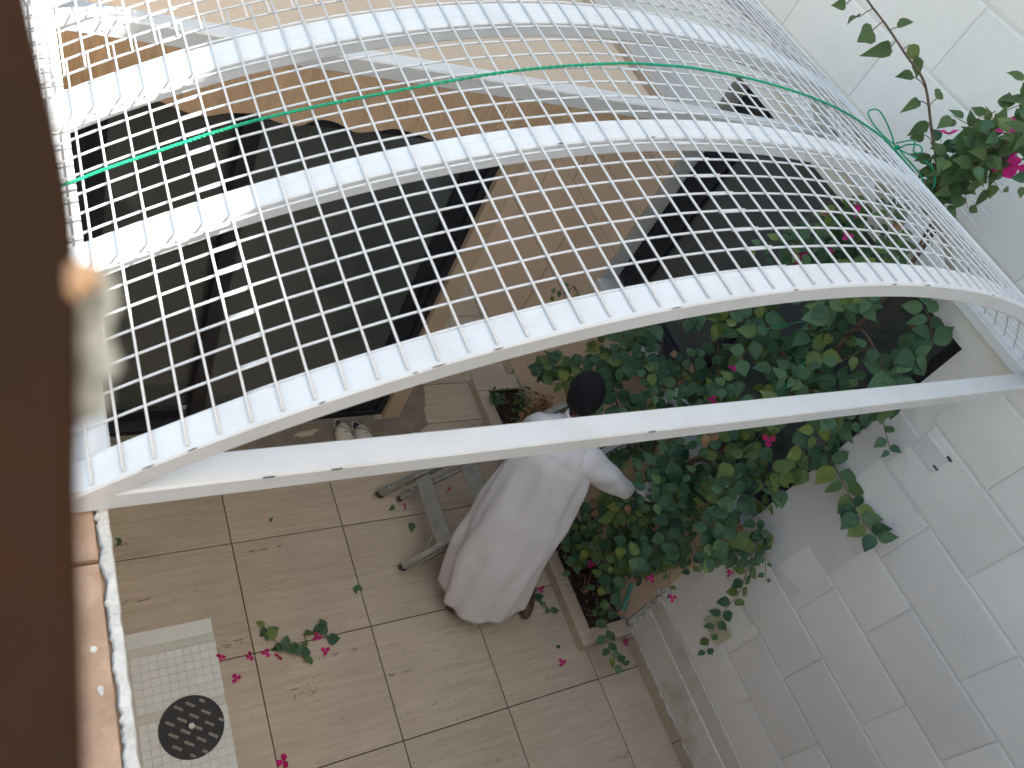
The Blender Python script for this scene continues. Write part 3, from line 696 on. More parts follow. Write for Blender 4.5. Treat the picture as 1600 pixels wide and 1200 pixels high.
FL = [((2.74, 1.55, 2.787), .04), ((2.76, 1.617, 2.502), .045), ((2.76, 1.523, 2.61), .03), ((2.66, 1.414, 1.979), .03), ((2.66, 1.385, 1.792), .028), ((2.68, 1.072, 1.922), .04), ((2.75, .97, .754), .032), ((2.75, .821, .836), .03), ((2.72, 1.248, .367), .03), ((2.86, .775, 1.175), .03), ((2.76, 1.59, 2.47), .035), ((2.70, 1.40, 2.55), .03), ((2.7, 1.47, 2.72), .03), ((2.66, 1.6, 1.2), .025)]
for p, s_ in FL: bract_cluster('bract', p, s_ * .8, bg_)
# bits of green twine in the leaves
for P in [[(2.66, 1.30, 2.45), (2.66, 1.45, 2.2), (2.68, 1.62, 1.95)], [(2.65, 1.2, 2.3), (2.64, 1.17, 2.1), (2.66, 1.16, 1.95)], [(2.65, 1.33, 1.8), (2.64, 1.26, 1.85), (2.66, 1.21, 1.93), (2.66, 1.17, 1.9)], [(2.62, 1.30, 1.7), (2.62, 1.24, 1.7), (2.62, 1.28, 1.83)]]:
    MB().tube(smooth_path([Vector(p) for p in P]), .0016, 5).build('twine', 'rope', bg_)

# shoot above the canopy
sp = empty('bougainvillea_shoot', (2.6, 1.243, 2.9), 'leafy bougainvillea shoot with pink flowers rising beyond the canopy edge', 'climbing plant')
LV2 = Leaves(); sm_ = MB()
ST = [Vector(p) for p in [(2.7, 1.24, 2.9), (2.6, 1.243, 3.064), (2.55, 1.275, 3.127), (2.5, 1.334, 3.202), (2.45, 1.379, 3.258), (2.4, 1.435, 3.326), (2.35, 1.464, 3.365), (2.3, 1.526, 3.39), (2.25, 1.61, 3.421), (2.2, 1.687, 3.446), (2.15, 1.753, 3.477)]]
Q = smooth_path(ST); sm_.tube(Q, [.0055 - .00005 * i for i in range(len(Q))], 6)
for P, s_, td in [((2.19, 1.735, 3.40), .055, (-1, .1, -.2)), ((2.223, 1.69, 3.395), .06, (-1, -.1, -.1)), ((2.257, 1.645, 3.386), .095, (-.9, -.5, -.3)), ((2.27, 1.59, 3.43), .07, (.8, .1, .3)), ((2.323, 1.60, 3.37), .105, (-.9, -.3, -.3)), ((2.357, 1.575, 3.40), .06, (.5, -.6, -.4)), ((2.38, 1.545, 3.385), .065, (.1, -.8, -.5)), ((2.423, 1.535, 3.33), .062, (-1, .1, -.3)), ((2.457, 1.44, 3.322), .06, (.9, .5, .2)), ((2.47, 1.49, 3.28), .075, (-.9, -.3, -.5)), ((2.523, 1.443, 3.24), .07, (-.6, -.1, -.8)), ((2.55, 1.44, 3.20), .065, (-.9, -.1, -.2)), ((2.59, 1.40, 3.12), .07, (-.6, -.2, .4)), ((2.36, 1.50, 3.37), .05, (.2, .8, .3)), ((2.16, 1.74, 3.48), .06, (.6, .4, .1)), ((2.5, 1.36, 3.20), .05, (.9, .3, .3)), ((2.18, 1.71, 3.46), .035, (.8, -.1, .2))]:
    p = Vector(P); nb = min(Q, key=lambda q: (q - p).length); sm_.tube([nb, (nb + p) / 2 + Vector((0, 0, .004)), p], .0016, 5)
    LV2.add(p, Vector(td) + rvec(.1), VIEW + rvec(.35), s_, random.choice(LMS))
sm_.tube(smooth_path([Vector(p) for p in [(2.72, 1.25, 2.95), (2.66, 1.27, 3.06), (2.62, 1.27, 3.2), (2.6, 1.24, 3.33), (2.58, 1.15, 3.42)]]), .005, 6)
tmp = LV; LV = LV2; ys_ = [p[0] for p in UP2]; k = 0
while k < 82:
    y = random.uniform(min(ys_), max(ys_)); z = random.uniform(3.03, 3.46)
    if not inpoly((y, z), UP2): continue
    p = Vector((random.uniform(2.52, 2.72), y, z)); d = (Vector((-.3, .1, .25)) + rvec(.5)).normalized()
    along(LV2, [p, p + d * .04, p + d * .08], 3, random.uniform(.05, .08), LMS + [LM[3]], .3, sm_ if random.random() < .5 else None, .0018); k += 1
LV = tmp
sm_.build('stem', 'bark', sp, smooth=True); LV2.objects(LV2.items[:203], sp)
if len(LV2.items) > 203: LV2.joined(LV2.items[203:], 'foliage', sp)
for p, s_ in [((2.6, 1.40, 3.235), .035), ((2.6, 1.20, 3.29), .05), ((2.6, 1.16, 3.31), .045), ((2.6, 1.27, 3.36), .035), ((2.6, 1.22, 3.39), .04), ((2.6, 1.33, 3.07), .028)]: bract_cluster('bract', p, s_, sp)

# small plants in the planter
def small_plant(name, x, y, z, h, n, size, meshes, label, cat, spread=.08, stems=7):
    t = empty(name, (x, y, z), label, cat); lv = Leaves(); m = MB()
    for i in range(stems):
        a = random.random() * 6.28; d = Vector((math.cos(a) * spread, math.sin(a) * spread, h * random.uniform(.7, 1.1)))
        p0 = Vector((x, y, z)); along(lv, [p0, p0 + d * .5 + Vector((0, 0, .02)), p0 + d], max(3, n // stems), size, meshes, .2, m, .002)
    m.build('stem', 'twig', t); lv.objects(lv.items[:120], t)
    return t
small_plant('small_plant', 2.74, 2.60, .05, .14, 60, .034, LM, 'low dark green plant in the far corner of the planter', 'plant', .06, 9)
small_plant('small_plant', 2.90, 2.52, .05, .20, 50, .036, LML + [LM[0]], 'brighter green plant in the planter beside the dried one', 'plant', .07, 8)
small_plant('small_plant', 2.80, 2.30, .05, .12, 50, .036, LM, 'dark low plant in the planter behind the man', 'plant', .10, 9)
dp = small_plant('dried_plant', 2.90, 2.40, .05, .30, 115, .046, DRY, 'dried orange brown plant standing in the planter', 'dried plant', .09, 11)
small_plant('small_plant', 2.84, 1.04, .05, .10, 26, .032, LM, 'small seedling at the near end of the planter soil', 'plant', .05, 5)
small_plant('small_plant', 2.58, 2.06, .002, .10, 16, .034, LMS, 'small leafy cutting on the floor between ladder and planter', 'cutting', .07, 3)
# dry roots in the soil
rt = empty('root', (2.82, 1.2, .07), 'pale dry roots lying on the planter soil', 'root')
for k in range(7):
    a = Vector((2.80, 1.18, .075)); b = a + Vector((random.uniform(-.06, .10), random.uniform(-.12, .16), random.uniform(.0, .05)))
    MB().tube(smooth_path([a, (a + b) / 2 + rvec(.015), b]), .002, 5).build('strand', 'plug', rt)

# ------------------------------------------------------------------ stepladder leaning on its side of the planter
def ladder():
    t = empty('stepladder', (1.8, 1.81, 0), 'old folded aluminium stepladder leaning behind the man in white', 'ladder')
    a = math.radians(45); d = Vector((math.cos(a), 0, math.sin(a))); nrm = Vector((-math.sin(a), 0, math.cos(a)))
    def rail(y0, y1, off, w_, h_, nm, L_=1.45):
        p0 = Vector((1.745 + off, y0, .02)); p1 = p0 + d * L_; p1.y = y1; ax = (p1 - p0).normalized(); u = Vector((0, 1, 0)); v = ax.cross(u).normalized()
        R = Matrix((ax, u, v)).transposed().to_4x4(); R.translation = p0; LL = (p1 - p0).length
        o = MB().bbox((0, -w_ / 2, -h_ / 2), (LL, w_ / 2, h_ / 2), .003, R).build(nm, 'alu', t)
        sgn = 1 if y0 > 1.8 else -1
        MB().bbox((.004, -w_ / 2 - .002, -h_ / 2 - .002), (.03, w_ / 2 + .002, h_ / 2 + .002), .003, R).build('rubber_foot', 'rubber', t)
        # flanges give the channel profile
        MB().box((.03, sgn * w_ / 2, -h_ / 2), (LL, sgn * (w_ / 2 + .012), -h_ / 2 + .004), R).box((.03, sgn * w_ / 2, h_ / 2 - .004), (LL, sgn * (w_ / 2 + .012), h_ / 2), R).build('flange', 'alu', t)
        for q in (.1, .28, .52): MB().ball(R @ Vector((q, 0, h_ / 2)), .006, 6, 4).build('rivet', 'steel', t)
        return p0, p1
    rail(2.05, 1.98, 0, .022, .06, 'rail'); rail(1.578, 1.65, 0, .022, .06, 'rail')
    rail(2.005, 1.95, .115, .022, .025, 'rear_leg'); rail(1.60, 1.66, .115, .022, .025, 'rear_leg')
    for k, q in enumerate([.30, .585, .87, 1.15]):
        c0 = Vector((1.745, 0, .02)) + d * q; yy0 = 1.592 + .05 * q; yy1 = 2.036 - .05 * q
        R = Matrix((d, Vector((0, 1, 0)), nrm)).transposed().to_4x4(); R.translation = c0
        m = MB().bbox((-.045, yy0, -.012), (.045, yy1, .012), .003, R)
        for e in (-.03, -.01, .01, .03): m.box((e - .003, yy0 + .01, .012), (e + .003, yy1 - .01, .015), R)
        m.build('step', 'alu', t)
    for (ya, yb) in [(2.04, 1.94), (1.588, 1.69)]:
        p = Vector((1.745, ya, .02)) + d * .16; q = Vector((1.745, yb, .02)) + d * .265
        MB().tube([p, q], .006, 6).build('brace', 'alu', t)
ladder()

# ------------------------------------------------------------------ slippers by the door
def slipper(x, y, rz, label):
    t = empty('slipper', (x, y, .006), label, 'slipper', 'pair of slippers by the door', rot=(0, 0, rz))
    out = []
    for i in range(20):
        a = 2 * math.pi * i / 20; yy = math.sin(a) * .125; xx = math.cos(a) * (.050 if yy < 0 else .043) ; out.append((xx, yy))
    s_ = MB().prism(out, 0, .022).build('sole', 'slipw', t, origin=(0, 0, 0)); ins = MB().prism([(a * .86, b * .92) for a, b in out], .0225, .027).build('insole', 'slipb', t, origin=(0, 0, 0))
    m = MB(); n = 12
    for j, yy in enumerate([-.118, -.09, -.04, .01, .045]):
        ww_ = [.028, .046, .053, .052, .048][j]; hh = [.028, .045, .060, .068, .070][j]
        for i in range(n + 1): a = math.pi * i / n; m.v.append(Vector((math.cos(a) * ww_, yy + (.014 * math.sin(a) if j == 4 else 0), .004 + math.sin(a) ** .8 * hh)))
    for j in range(4):
        for i in range(n): a = j * (n + 1) + i; m.f.append((a, a + 1, a + n + 2, a + n + 1))
    u = m.build('upper', 'slipw', t, smooth=True, origin=(0, 0, 0)); md = u.modifiers.new('s', 'SOLIDIFY'); md.thickness = .004
    st = MB()
    P = [Vector((-.046, .036, .030)), Vector((-.030, .048, .064)), Vector((0, .020, .0745)), Vector((.028, -.01, .066)), Vector((.044, -.05, .04))]
    st.tube(smooth_path(P), .0035, 5).build('stripe', 'slipb', t, origin=(0, 0, 0))
    MB().add([(-.014, -.006, .073), (.010, -.012, .073), (.004, .012, .0748)], [(0, 1, 2)]).build('emblem', 'slipb', t, origin=(0, 0, 0))
slipper(1.655, 2.485, .12, 'left one of two grey and white slippers by the door')
slipper(1.775, 2.462, .28, 'right one of two grey and white slippers by the door')
ch = MB().prism([(1.36, 2.528), (1.40, 2.515), (1.47, 2.52), (1.50, 2.545), (1.53, 2.552), (1.50, 2.565), (1.46, 2.556), (1.40, 2.552)], .0046, .010).build('tile_chip', 'trav'); setp(ch, 'small beige tile chip set in the cement by the door', 'tile chip')

# ------------------------------------------------------------------ mosaic inset with round black cover
mo = empty('mosaic_panel', (.5, 1.0, 0), 'white mosaic tiled panel set in the floor by the left wall', 'floor panel')
MB().box((.10, -.2, -.003), (.727, 1.524, .0035)).build('grout', 'mgrout', mo)
tl = None; ty = 1.518; row = 0
def band(y0, y1, mt):
    MB().bbox((.345, y0 + .001, .003), (.725, y1 - .001, .0065), .0008).build('border_tile', mt, mo)
band(1.445, 1.522, 'mosaic'); band(1.405, 1.444, 'mosaicgrey'); band(1.10, 1.132, 'mosaicgrey')
yy = 1.404; n = 0
while yy > .55:
    y1 = yy - .0375
    if y1 < 1.133 and yy > 1.099 and not (yy <= 1.10): yy = 1.099; continue
    xx = .352
    while xx < .715:
        if tl is None:
            tl = MB().bbox((-.0182, -.0178, 0), (.0182, .0178, .0035), .001).build('mosaic_tile', 'mosaic', mo, origin=(0, 0, 0)); o = tl
        else: o = copyobj(tl, mo)
        o.location = (xx + .0187 - .5, (yy + y1) / 2 - 1.0, .003); o.rotation_euler = (random.uniform(-.006, .006), random.uniform(-.006, .006), random.uniform(-.02, .02)); n += 1
        xx += .0377
    yy = y1
cv = empty('round_cover', (.566, 1.036, .007), 'round black cover printed with rows of grey dashes', 'cover')
m = MB(); RC = .139
m.prism([(.566 + RC * math.cos(2 * math.pi * i / 64), 1.036 + RC * math.sin(2 * math.pi * i / 64)) for i in range(64)], .007, .012); m.build('disc', 'disc', cv)
e1 = Vector((.0515, .0040)); e2 = Vector((.0075, -.0545)); dd = Vector((.044, -.034)).normalized()
for i in range(-4, 5):
    for j in range(-4, 5):
        p = Vector((.574, 1.134)) + e1 * i + e2 * j
        off = p - Vector((.566, 1.036))
        if off.length > RC - .012: continue
        if off.length < .022: continue
        hl = .023 if off.length < RC - .028 else .013; hw = .0065; q = Vector((-dd.y, dd.x)); pts = []
        for k in range(10):
            a = 2 * math.pi * k / 10; pts.append(tuple(p + dd * (math.copysign(hl - hw * .5, math.cos(a)) + math.cos(a) * hw * .5) + q * math.sin(a) * hw))
        MB().prism(pts, .0121, .0128).build('dash_mark', 'dash', cv)
MB().tube([(.565, 1.038, .0125), (.565, 1.038, .020)], .0125, 16).build('knob', 'pin', cv)

# ------------------------------------------------------------------ fallen leaves and bracts
def lay(me, x, y, s_, rz, z=.004): 
    o = bpy.data.objects.new('fallen_leaf', me); col.objects.link(o); o.location = (x, y, z); o.rotation_euler = (random.uniform(-.15, .15), random.uniform(-.2, .2), rz); o.scale = (s_,) * 3; return o
for x, y, s_, rz, lb in [(.384, 2.018, .06, 2.0, 'single green leaf on the floor beside the left wall'), (1.11, 2.009, .05, 4.3, 'small green leaf alone on the tile below the white bar'), (1.823, 1.95, .055, .3, 'dark green leaf beside a pink bract at the ladder feet'), (1.907, 1.854, .065, 2.9, 'long green leaf in front of the ladder step'), (1.478, 1.542, .075, 3.4, 'green leaf on the tile joint left of the robe hem'), (2.547, .932, .03, 1, 'tiny dark leaf near the front corner of the planter')]:
    setp(lay(random.choice(LM), x, y, s_, rz), lb, 'leaf', 'fallen leaves on the tiles')
labs = {(.873, 1.291): 'magenta bract left of the fallen sprig on the tile joint', (1.903, 1.958): 'pink bract next to the ladder feet', (2.217, 2.036): 'pink bract lying between the ladder steps', (.951, 1.292): 'magenta bract touching the fallen sprig', (1.003, 1.256): 'magenta bract under the left end of the fallen sprig', (1.209, 1.31): 'pink bract between the fallen sprig and the round leaf', (1.233, 1.229): 'pink bract just below the round leaf', (.791, 1.201): 'pink bract nearest the mosaic panel', (.925, .779): 'pink bract at the bottom edge of the picture', (2.521, .848): 'pink bract on the tile left of the planter corner', (2.985, .86): 'pink bract in the corner by the planter end', (2.573, 1.285): 'pink bract between the robe hem and the planter', (.742, 1.32): 'bit of pink bract at the edge of the mosaic panel'}
for (x, y), lb in labs.items():
    o = bract_cluster('fallen_bract', (x, y, .006), .026 if x != .925 else .036); setp(o, lb, 'flower bract', 'fallen bougainvillea bracts')
def sprig(P, n, s_, lb, ms):
    t = empty('fallen_sprig', P[0], lb, 'sprig'); lv = Leaves(); m = MB(); P = [Vector(p) for p in P]; m.tube(smooth_path(P), .0022, 5)
    Q = smooth_path(P)
    for i in range(n):
        k = int(i * (len(Q) - 1) / max(1, n - 1)); a = random.random() * 6.28
        lv.add(Q[k] + Vector((0, 0, .008)), (math.cos(a), math.sin(a), random.uniform(-.1, .25)), Vector((0, 0, 1)) + rvec(.25), s_ * random.uniform(.8, 1.2), random.choice(ms))
    m.build('stem', 'twig', t); lv.objects(lv.items, t)
sprig([(.965, 1.42, .006), (.985, 1.365, .012), (1.03, 1.30, .016), (1.08, 1.25, .016), (1.13, 1.22, .01)], 15, .062, 'fallen bougainvillea sprig with dark leaves on the tiles', LM)
sprig([(1.145, 1.34, .006), (1.15, 1.31, .01), (1.155, 1.285, .006)], 2, .055, 'small folded leaf pair between sprig and round leaf', LMS)
sprig([(1.25, 1.36, .006), (1.26, 1.33, .012), (1.255, 1.28, .01)], 4, .065, 'big round green leaf on a short twig on the tiles', LM)
sprig([(2.46, 1.33, .006), (2.53, 1.24, .014), (2.57, 1.14, .012)], 9, .055, 'leafy trimmed twig on the floor beside the planter', LM)
lt = MB()
for i in range(170):
    if i < 40: x, y = 1.13 + random.gauss(0, .05), 1.09 + random.gauss(0, .04)
    else: x, y = random.uniform(.8, 2.6), random.uniform(.3, 2.4)
    a = random.random() * 6.3; L_ = random.uniform(.003, .010) if i % 12 else random.uniform(.02, .05); lt.tube([(x, y, .002), (x + math.cos(a) * L_, y + math.sin(a) * L_, .003)], random.uniform(.0006, .0016), 4)
o = lt.build('litter', 'bark'); setp(o, 'dark crumbs and bits of twig scattered over the tiles', 'litter', kind='stuff')

# ------------------------------------------------------------------ the man in white
def skin_obj(name, V, E, R, mat, parent, root, sub=2):
    o0 = parent_origin(parent); me = bpy.data.meshes.new(name); me.from_pydata([tuple(Vector(v) - o0) for v in V], E, []); me.update(); me.materials.append(M[mat])
    o = bpy.data.objects.new(name, me); col.objects.link(o); o.parent = parent
    s_ = o.modifiers.new('skin', 'SKIN'); s_.use_smooth_shade = True
    for i, r in enumerate(R):
        d = me.skin_vertices[0].data[i]; d.radius = (r, r) if not isinstance(r, tuple) else r; d.use_root = (i == root)
    b = o.modifiers.new('sub', 'SUBSURF'); b.levels = sub; b.render_levels = sub
    return o
F = Vector((.50, .866, 0)); S = Vector((.866, -.50, 0)); U = Vector((0, 0, 1))       # forward, his right, up
mn = empty('person', (2.13, 1.33, 0), 'man in a long white robe reaching into the bougainvillea', 'person')
pel = Vector((2.15, 1.40, .84)); nk = Vector((2.20, 1.575, 1.385))
def P3(b, s_=0, f=0, u=0): return b + S * s_ + F * f + U * u
V = [pel, pel.lerp(nk, .35) + U * .02, pel.lerp(nk, .75), nk, nk + U * .055 + F * .015]; R = [.085, .08, .085, .045, .045]
E_ = [(0, 1), (1, 2), (2, 3), (3, 4)]
def addv(p, r, par): V.append(p); R.append(r); E_.append((par, len(V) - 1)); return len(V) - 1
for sg in (1, -1):
    h = addv(P3(pel, sg * .10, 0, -.08), .085, 0); kn = addv(Vector((2.14 + sg * .10 * .866, 1.34 - sg * .05, .45)), .055, h)
    an = addv(Vector((2.16 + sg * .12, 1.28 - sg * .06, .10)), .036, kn); heel = addv(Vector((2.16 + sg * .12, 1.27 - sg * .06, .045)), .036, an); addv(P3(V[heel], 0, .15, -.005), .03, heel)
sh_r = Vector((2.285, 1.465, 1.25)); sh_l = Vector((2.12, 1.64, 1.26))
a = addv(sh_r, .04, 2); e = addv(Vector((2.455, 1.402, 1.14)), .034, a); wr = addv(Vector((2.63, 1.335, 1.06)), .027, e)
a = addv(sh_l, .04, 2); e = addv(Vector((2.27, 1.80, 1.04)), .042, a); wl = addv(Vector((2.51, 1.80, 1.02)), .025, e)
skin_obj('body', V, E_, R, 'skin', mn, 0)
# head with face, turned forward and slightly down
hc = Vector((2.235, 1.655, 1.505)); tilt = Matrix.Rotation(math.radians(-14), 3, S)
def head():
    bm = bmesh.new(); bmesh.ops.create_icosphere(bm, subdivisions=4, radius=1)
    for v in bm.verts:
        q = v.co.copy(); x, y, z = q   # x right, y forward, z up
        w_ = .078; dp = .096; hh = .108
        if z < 0: w_ *= 1 - .28 * (-z) ** 1.5; dp *= 1 - .12 * (-z)
        p = Vector((x * w_, y * dp, z * hh))
        if y > .3:
            p.y -= .012 * (1 - abs(x)) * max(0, z) ; nx = math.exp(-(x / .16) ** 2) * math.exp(-((z + .12) / .20) ** 2); p.y += .026 * nx
            ch_ = math.exp(-(x / .3) ** 2) * math.exp(-((z + .85) / .2) ** 2); p.y += .014 * ch_
            ey = math.exp(-((abs(x) - .38) / .16) ** 2) * math.exp(-((z - .02) / .12) ** 2); p.y -= .008 * ey
            lp = math.exp(-(x / .28) ** 2) * math.exp(-((z + .48) / .05) ** 2); p.y += .006 * lp
        v.co = p
    return bm
HB = Matrix((S, F, U)).transposed()
def head_part(bm, name, mat, parent=mn):
    o0 = parent_origin(parent)
    for v in bm.verts: v.co = hc - o0 + HB @ (tilt_local @ v.co)
    me = bpy.data.meshes.new(name); bm.to_mesh(me); bm.free(); me.materials.append(M[mat]); me.polygons.foreach_set('use_smooth', [True] * len(me.polygons))
    o = bpy.data.objects.new(name, me); col.objects.link(o); o.parent = parent; return o
tilt_local = Matrix.Rotation(math.radians(-16), 3, 'X')
ho = head_part(head(), 'head', 'skin')
bm = head()
dl = []
for v in bm.verts:
    x, y, z = v.co.x / .074, v.co.y / .094, v.co.z / .112
    if (y > .35 and z < .45) or (y > -.1 and z < .05) or z < -.55: dl.append(v)
    v.co *= 1.12 + .03 * noise.noise(v.co * 45) + .015 * noise.noise(v.co * 160); 
    if z > .2: v.co.z += .006
bmesh.ops.delete(bm, geom=dl, context='VERTS')
head_part(bm, 'hair', 'hair')
for sg in (1, -1):
    bm = bmesh.new(); bmesh.ops.create_icosphere(bm, subdivisions=2, radius=1)
    for v in bm.verts: v.co = Vector((sg * .076 + v.co.x * .010, -.004 + v.co.y * .020, -.012 + v.co.z * .032))
    head_part(bm, 'ear', 'skin')
    bm = bmesh.new(); bmesh.ops.create_icosphere(bm, subdivisions=2, radius=.011)
    for v in bm.verts: v.co += Vector((sg * .028, .078, .004))
    head_part(bm, 'eye', 'pin')
bm = bmesh.new(); bmesh.ops.create_icosphere(bm, subdivisions=2, radius=1)
for v in bm.verts: v.co = Vector((v.co.x * .022, .083 + v.co.y * .006, -.055 + v.co.z * .005))
head_part(bm, 'mouth', 'bract').data.materials[0] = M['shoe']
def hand(wr_, d, side, up, mat, name='hand'):
    d = Vector(d).normalized(); side = Vector(side); side = (side - d * side.dot(d)).normalized(); n_ = d.cross(side)
    V = [wr_, wr_ + d * .045, wr_ + d * .085]; R = [.024, (.036, .018), (.038, .015)]; E_ = [(0, 1), (1, 2)]
    hnd = skin_obj(name, V, E_, R, mat, mn, 0)
    for k, (off, ln) in enumerate([(-.030, .062), (-.010, .074), (.011, .070), (.030, .054)]):
        b = wr_ + d * .075 + side * off; q = [b, b + d * (.02 + ln * .4) - n_ * .006, b + d * (.02 + ln * .72) - n_ * .022, b + d * (.02 + ln * .92) - n_ * .042]
        MB().tube(smooth_path(q, 4), [.0098] * 8 + [.009, .0085, .008, .0075, .005], 8).build('finger', mat, hnd, smooth=True)
    b = wr_ + d * .03 - side * .028; MB().tube(smooth_path([b, b + d * .03 - side * .022 - n_ * .008, b + d * .058 - side * .026 - n_ * .022], 4), [.0125, .0122, .012, .0118, .0112, .0108, .0104, .009, .006], 8).build('thumb', mat, hnd, smooth=True)
hand(V[wr] + Vector((.015, 0, .015)), (1, -.10, .02), (0, 1, .1), 1, 'glove'); hand(V[wl], (1, -.1, -.1), (0, -1, .1), 1, 'skin')
# robe: lofted, with folds
def robe():
    rings = [(.105, (2.10, 1.285), .240, .135), (.25, (2.10, 1.315), .245, .135), (.45, (2.105, 1.36), .250, .14), (.62, (2.13, 1.405), .250, .145), (.80, (2.155, 1.45), .240, .15), (.95, (2.165, 1.48), .220, .145), (1.08, (2.17, 1.505), .205, .14), (1.20, (2.18, 1.53), .190, .135), (1.29, (2.19, 1.552), .168, .115), (1.345, (2.195, 1.568), .115, .085), (1.385, (2.20, 1.578), .062, .060), (1.405, (2.203, 1.583), .056, .055)]
    m = MB(); n = 96; K = []
    # interpolate rings
    for i in range(len(rings) - 1):
        for k in range(6):
            t = k / 6; a = rings[i]; b = rings[i + 1]; K.append((a[0] + (b[0] - a[0]) * t, (a[1][0] + (b[1][0] - a[1][0]) * t, a[1][1] + (b[1][1] - a[1][1]) * t), a[2] + (b[2] - a[2]) * t, a[3] + (b[3] - a[3]) * t))
    K.append(rings[-1])
    for (z, c_, ra, rb) in K:
        fl_ = max(0, 1 - z / 1.15)
        for i in range(n):
            a = 2 * math.pi * i / n
            fold = fl_ * (.018 * math.sin(a * 3 + .6) + .014 * math.sin(a * 7 + z * 1.6) + .005 * math.sin(a * 12 - z * 2.5)) + .012 * math.sin(a * 9 + z * 4) * max(0, 1 - abs(z - 1.05) * 2.2) + .010 * math.sin(a * 5 + z * 9) * min(1, max(0, (z - .6) * 2)) * (1 if z < 1.25 else 0)
            fold += .018 * noise.noise(Vector((math.cos(a) * 2.2, math.sin(a) * 2.2, z * 3.2))) + .008 * noise.noise(Vector((math.cos(a) * 5, math.sin(a) * 5, z * 6)))
            k1 = 1 + fold / .22
            p = Vector((c_[0], c_[1], z)) + S * (math.cos(a) * ra * k1) + F * (math.sin(a) * rb * k1)
            if z < .2: p.z += .014 * math.sin(a * 2 + 1) * (1 - (z - .105) / .1)
            m.v.append(p)
    for i in range(len(K) - 1):
        for j in range(n): a = i * n + j; b = i * n + (j + 1) % n; m.f.append((a, b, b + n, a + n))
    o = m.build('robe', 'robe', mn, smooth=True); s_ = o.modifiers.new('s', 'SOLIDIFY'); s_.thickness = .004
    return o
rb = robe()
def seam(pts):
    MB().tube(smooth_path([Vector(p) for p in pts]), .0022, 5).build('seam', 'robe', rb)

def sleeve(P, R):
    P = [Vector(p) for p in P]; Q = smooth_path(P, 8); m = MB(); n = 28; k = len(Q); up = None
    for i, p in enumerate(Q):
        t = i / (k - 1) * (len(R) - 1); a_ = int(min(t, len(R) - 2)); r = R[a_] + (R[a_ + 1] - R[a_]) * (t - a_)
        d = (Q[min(i + 1, k - 1)] - Q[max(i - 1, 0)]).normalized()
        if up is None: up = Vector((0, 0, 1))
        up = (up - d * up.dot(d)).normalized(); sd_ = d.cross(up)
        for j in range(n):
            a = 2 * math.pi * j / n; rr = r * (1 + .07 * math.sin(a * 3 + i * .35) + .05 * math.sin(i * .9 + a * 2)) 
            drop = -.022 * math.sin(math.pi * i / k) * (1 if math.cos(a) < 0 else 0) * -math.cos(a)
            m.v.append(p + (up * math.cos(a) + sd_ * math.sin(a)) * rr - U * abs(drop))
    for i in range(k - 1):
        for j in range(n): a = i * n + j; b = i * n + (j + 1) % n; m.f.append((a, b, b + n, a + n))
    o = m.build('sleeve', 'robe', mn, smooth=True); s_ = o.modifiers.new('s', 'SOLIDIFY'); s_.thickness = .004
sleeve([(2.20, 1.53, 1.25), (2.285, 1.465, 1.235), (2.455, 1.402, 1.145), (2.61, 1.345, 1.055)], [.085, .082, .066, .042])
sleeve([(2.17, 1.575, 1.29), (2.12, 1.64, 1.255), (2.27, 1.80, 1.04), (2.47, 1.80, 1.02)], [.08, .082, .065, .045])
m = MB(); 
for (r_, z) in [(.058, 1.395), (.060, 1.425), (.055, 1.445), (.050, 1.42)]:
    for j in range(20): a = 2 * math.pi * j / 20; m.v.append(Vector((2.203, 1.585, z)) + S * math.cos(a) * r_ + F * (math.sin(a) * r_ + .006))
for i in range(3):
    for j in range(20): a = i * 20 + j; b = i * 20 + (j + 1) % 20; m.f.append((a, b, b + 20, a + 20))
m.build('collar', 'robe', mn, smooth=True)
seam([(2.30, 1.19, .12), (2.33, 1.26, .45), (2.33, 1.32, .75), (2.31, 1.38, 1.0)])
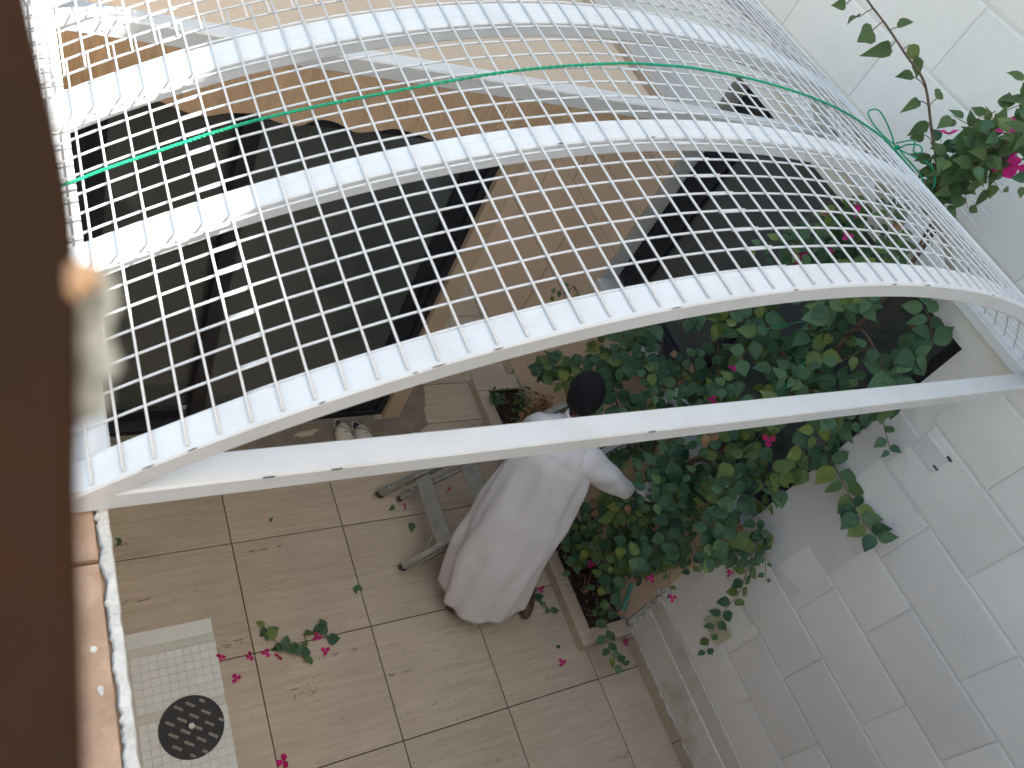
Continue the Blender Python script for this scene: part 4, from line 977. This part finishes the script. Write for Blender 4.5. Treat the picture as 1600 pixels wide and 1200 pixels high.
for sg in (1, -1):
    cx = 2.16 + sg * .17 + (.09 if sg > 0 else 0); cy = 1.28 - sg * .07
    m = MB(); m.ball((0, 0, 0), 1, 14, 8)
    for v in m.v: 
        q = v.copy(); v.x, v.y, v.z = (Vector((cx, cy, .045)) + S * q.x * .045 + F * (q.y * .13 + .03) + U * q.z * .042 * (1.1 if q.y < 0 else .8))[:]
    m.build('shoe', 'shoe', mn, smooth=True)

# ------------------------------------------------------------------ brown wall edge close beside the lens, with torn plaster
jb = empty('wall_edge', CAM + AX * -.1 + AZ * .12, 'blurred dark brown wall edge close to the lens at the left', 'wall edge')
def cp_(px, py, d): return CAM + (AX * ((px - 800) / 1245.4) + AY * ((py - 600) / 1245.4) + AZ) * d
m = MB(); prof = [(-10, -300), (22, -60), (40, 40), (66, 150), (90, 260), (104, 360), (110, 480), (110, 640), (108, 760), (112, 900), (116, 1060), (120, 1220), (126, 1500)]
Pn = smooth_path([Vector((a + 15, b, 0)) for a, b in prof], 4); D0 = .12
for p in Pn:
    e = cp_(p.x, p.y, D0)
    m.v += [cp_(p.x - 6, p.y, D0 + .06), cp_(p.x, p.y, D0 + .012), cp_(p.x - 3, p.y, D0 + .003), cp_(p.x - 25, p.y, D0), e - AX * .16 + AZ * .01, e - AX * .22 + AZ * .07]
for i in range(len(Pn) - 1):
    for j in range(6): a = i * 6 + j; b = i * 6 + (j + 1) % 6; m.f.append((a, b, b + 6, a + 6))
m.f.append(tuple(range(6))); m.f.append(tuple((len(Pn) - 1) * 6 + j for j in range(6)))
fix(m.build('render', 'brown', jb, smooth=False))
m = MB()
random.seed(3)
for (px, py, r) in [(150, 440, 30), (160, 470, 26), (150, 510, 24), (130, 540, 40), (150, 575, 34), (125, 620, 42), (158, 560, 24), (100, 560, 50), (100, 480, 55), (163, 450, 18), (90, 640, 40)]:
    d = D0 + .012; m.ball(cp_(px, py, d), r / 1245.4 * d, 9, 7, (1, 1, 1))
for v in m.v: v += rvec(.0003)
m.build('torn_plaster', 'greyplaster', jb, smooth=True)
m = MB(); d = D0 + .003; m.ball(cp_(128, 432, d), 27 / 1245.4 * d, 10, 8, (1, 1, 1)); m.ball(cp_(112, 448, d), 24 / 1245.4 * d, 10, 8); m.build('brick_core', 'orange', jb, smooth=True)
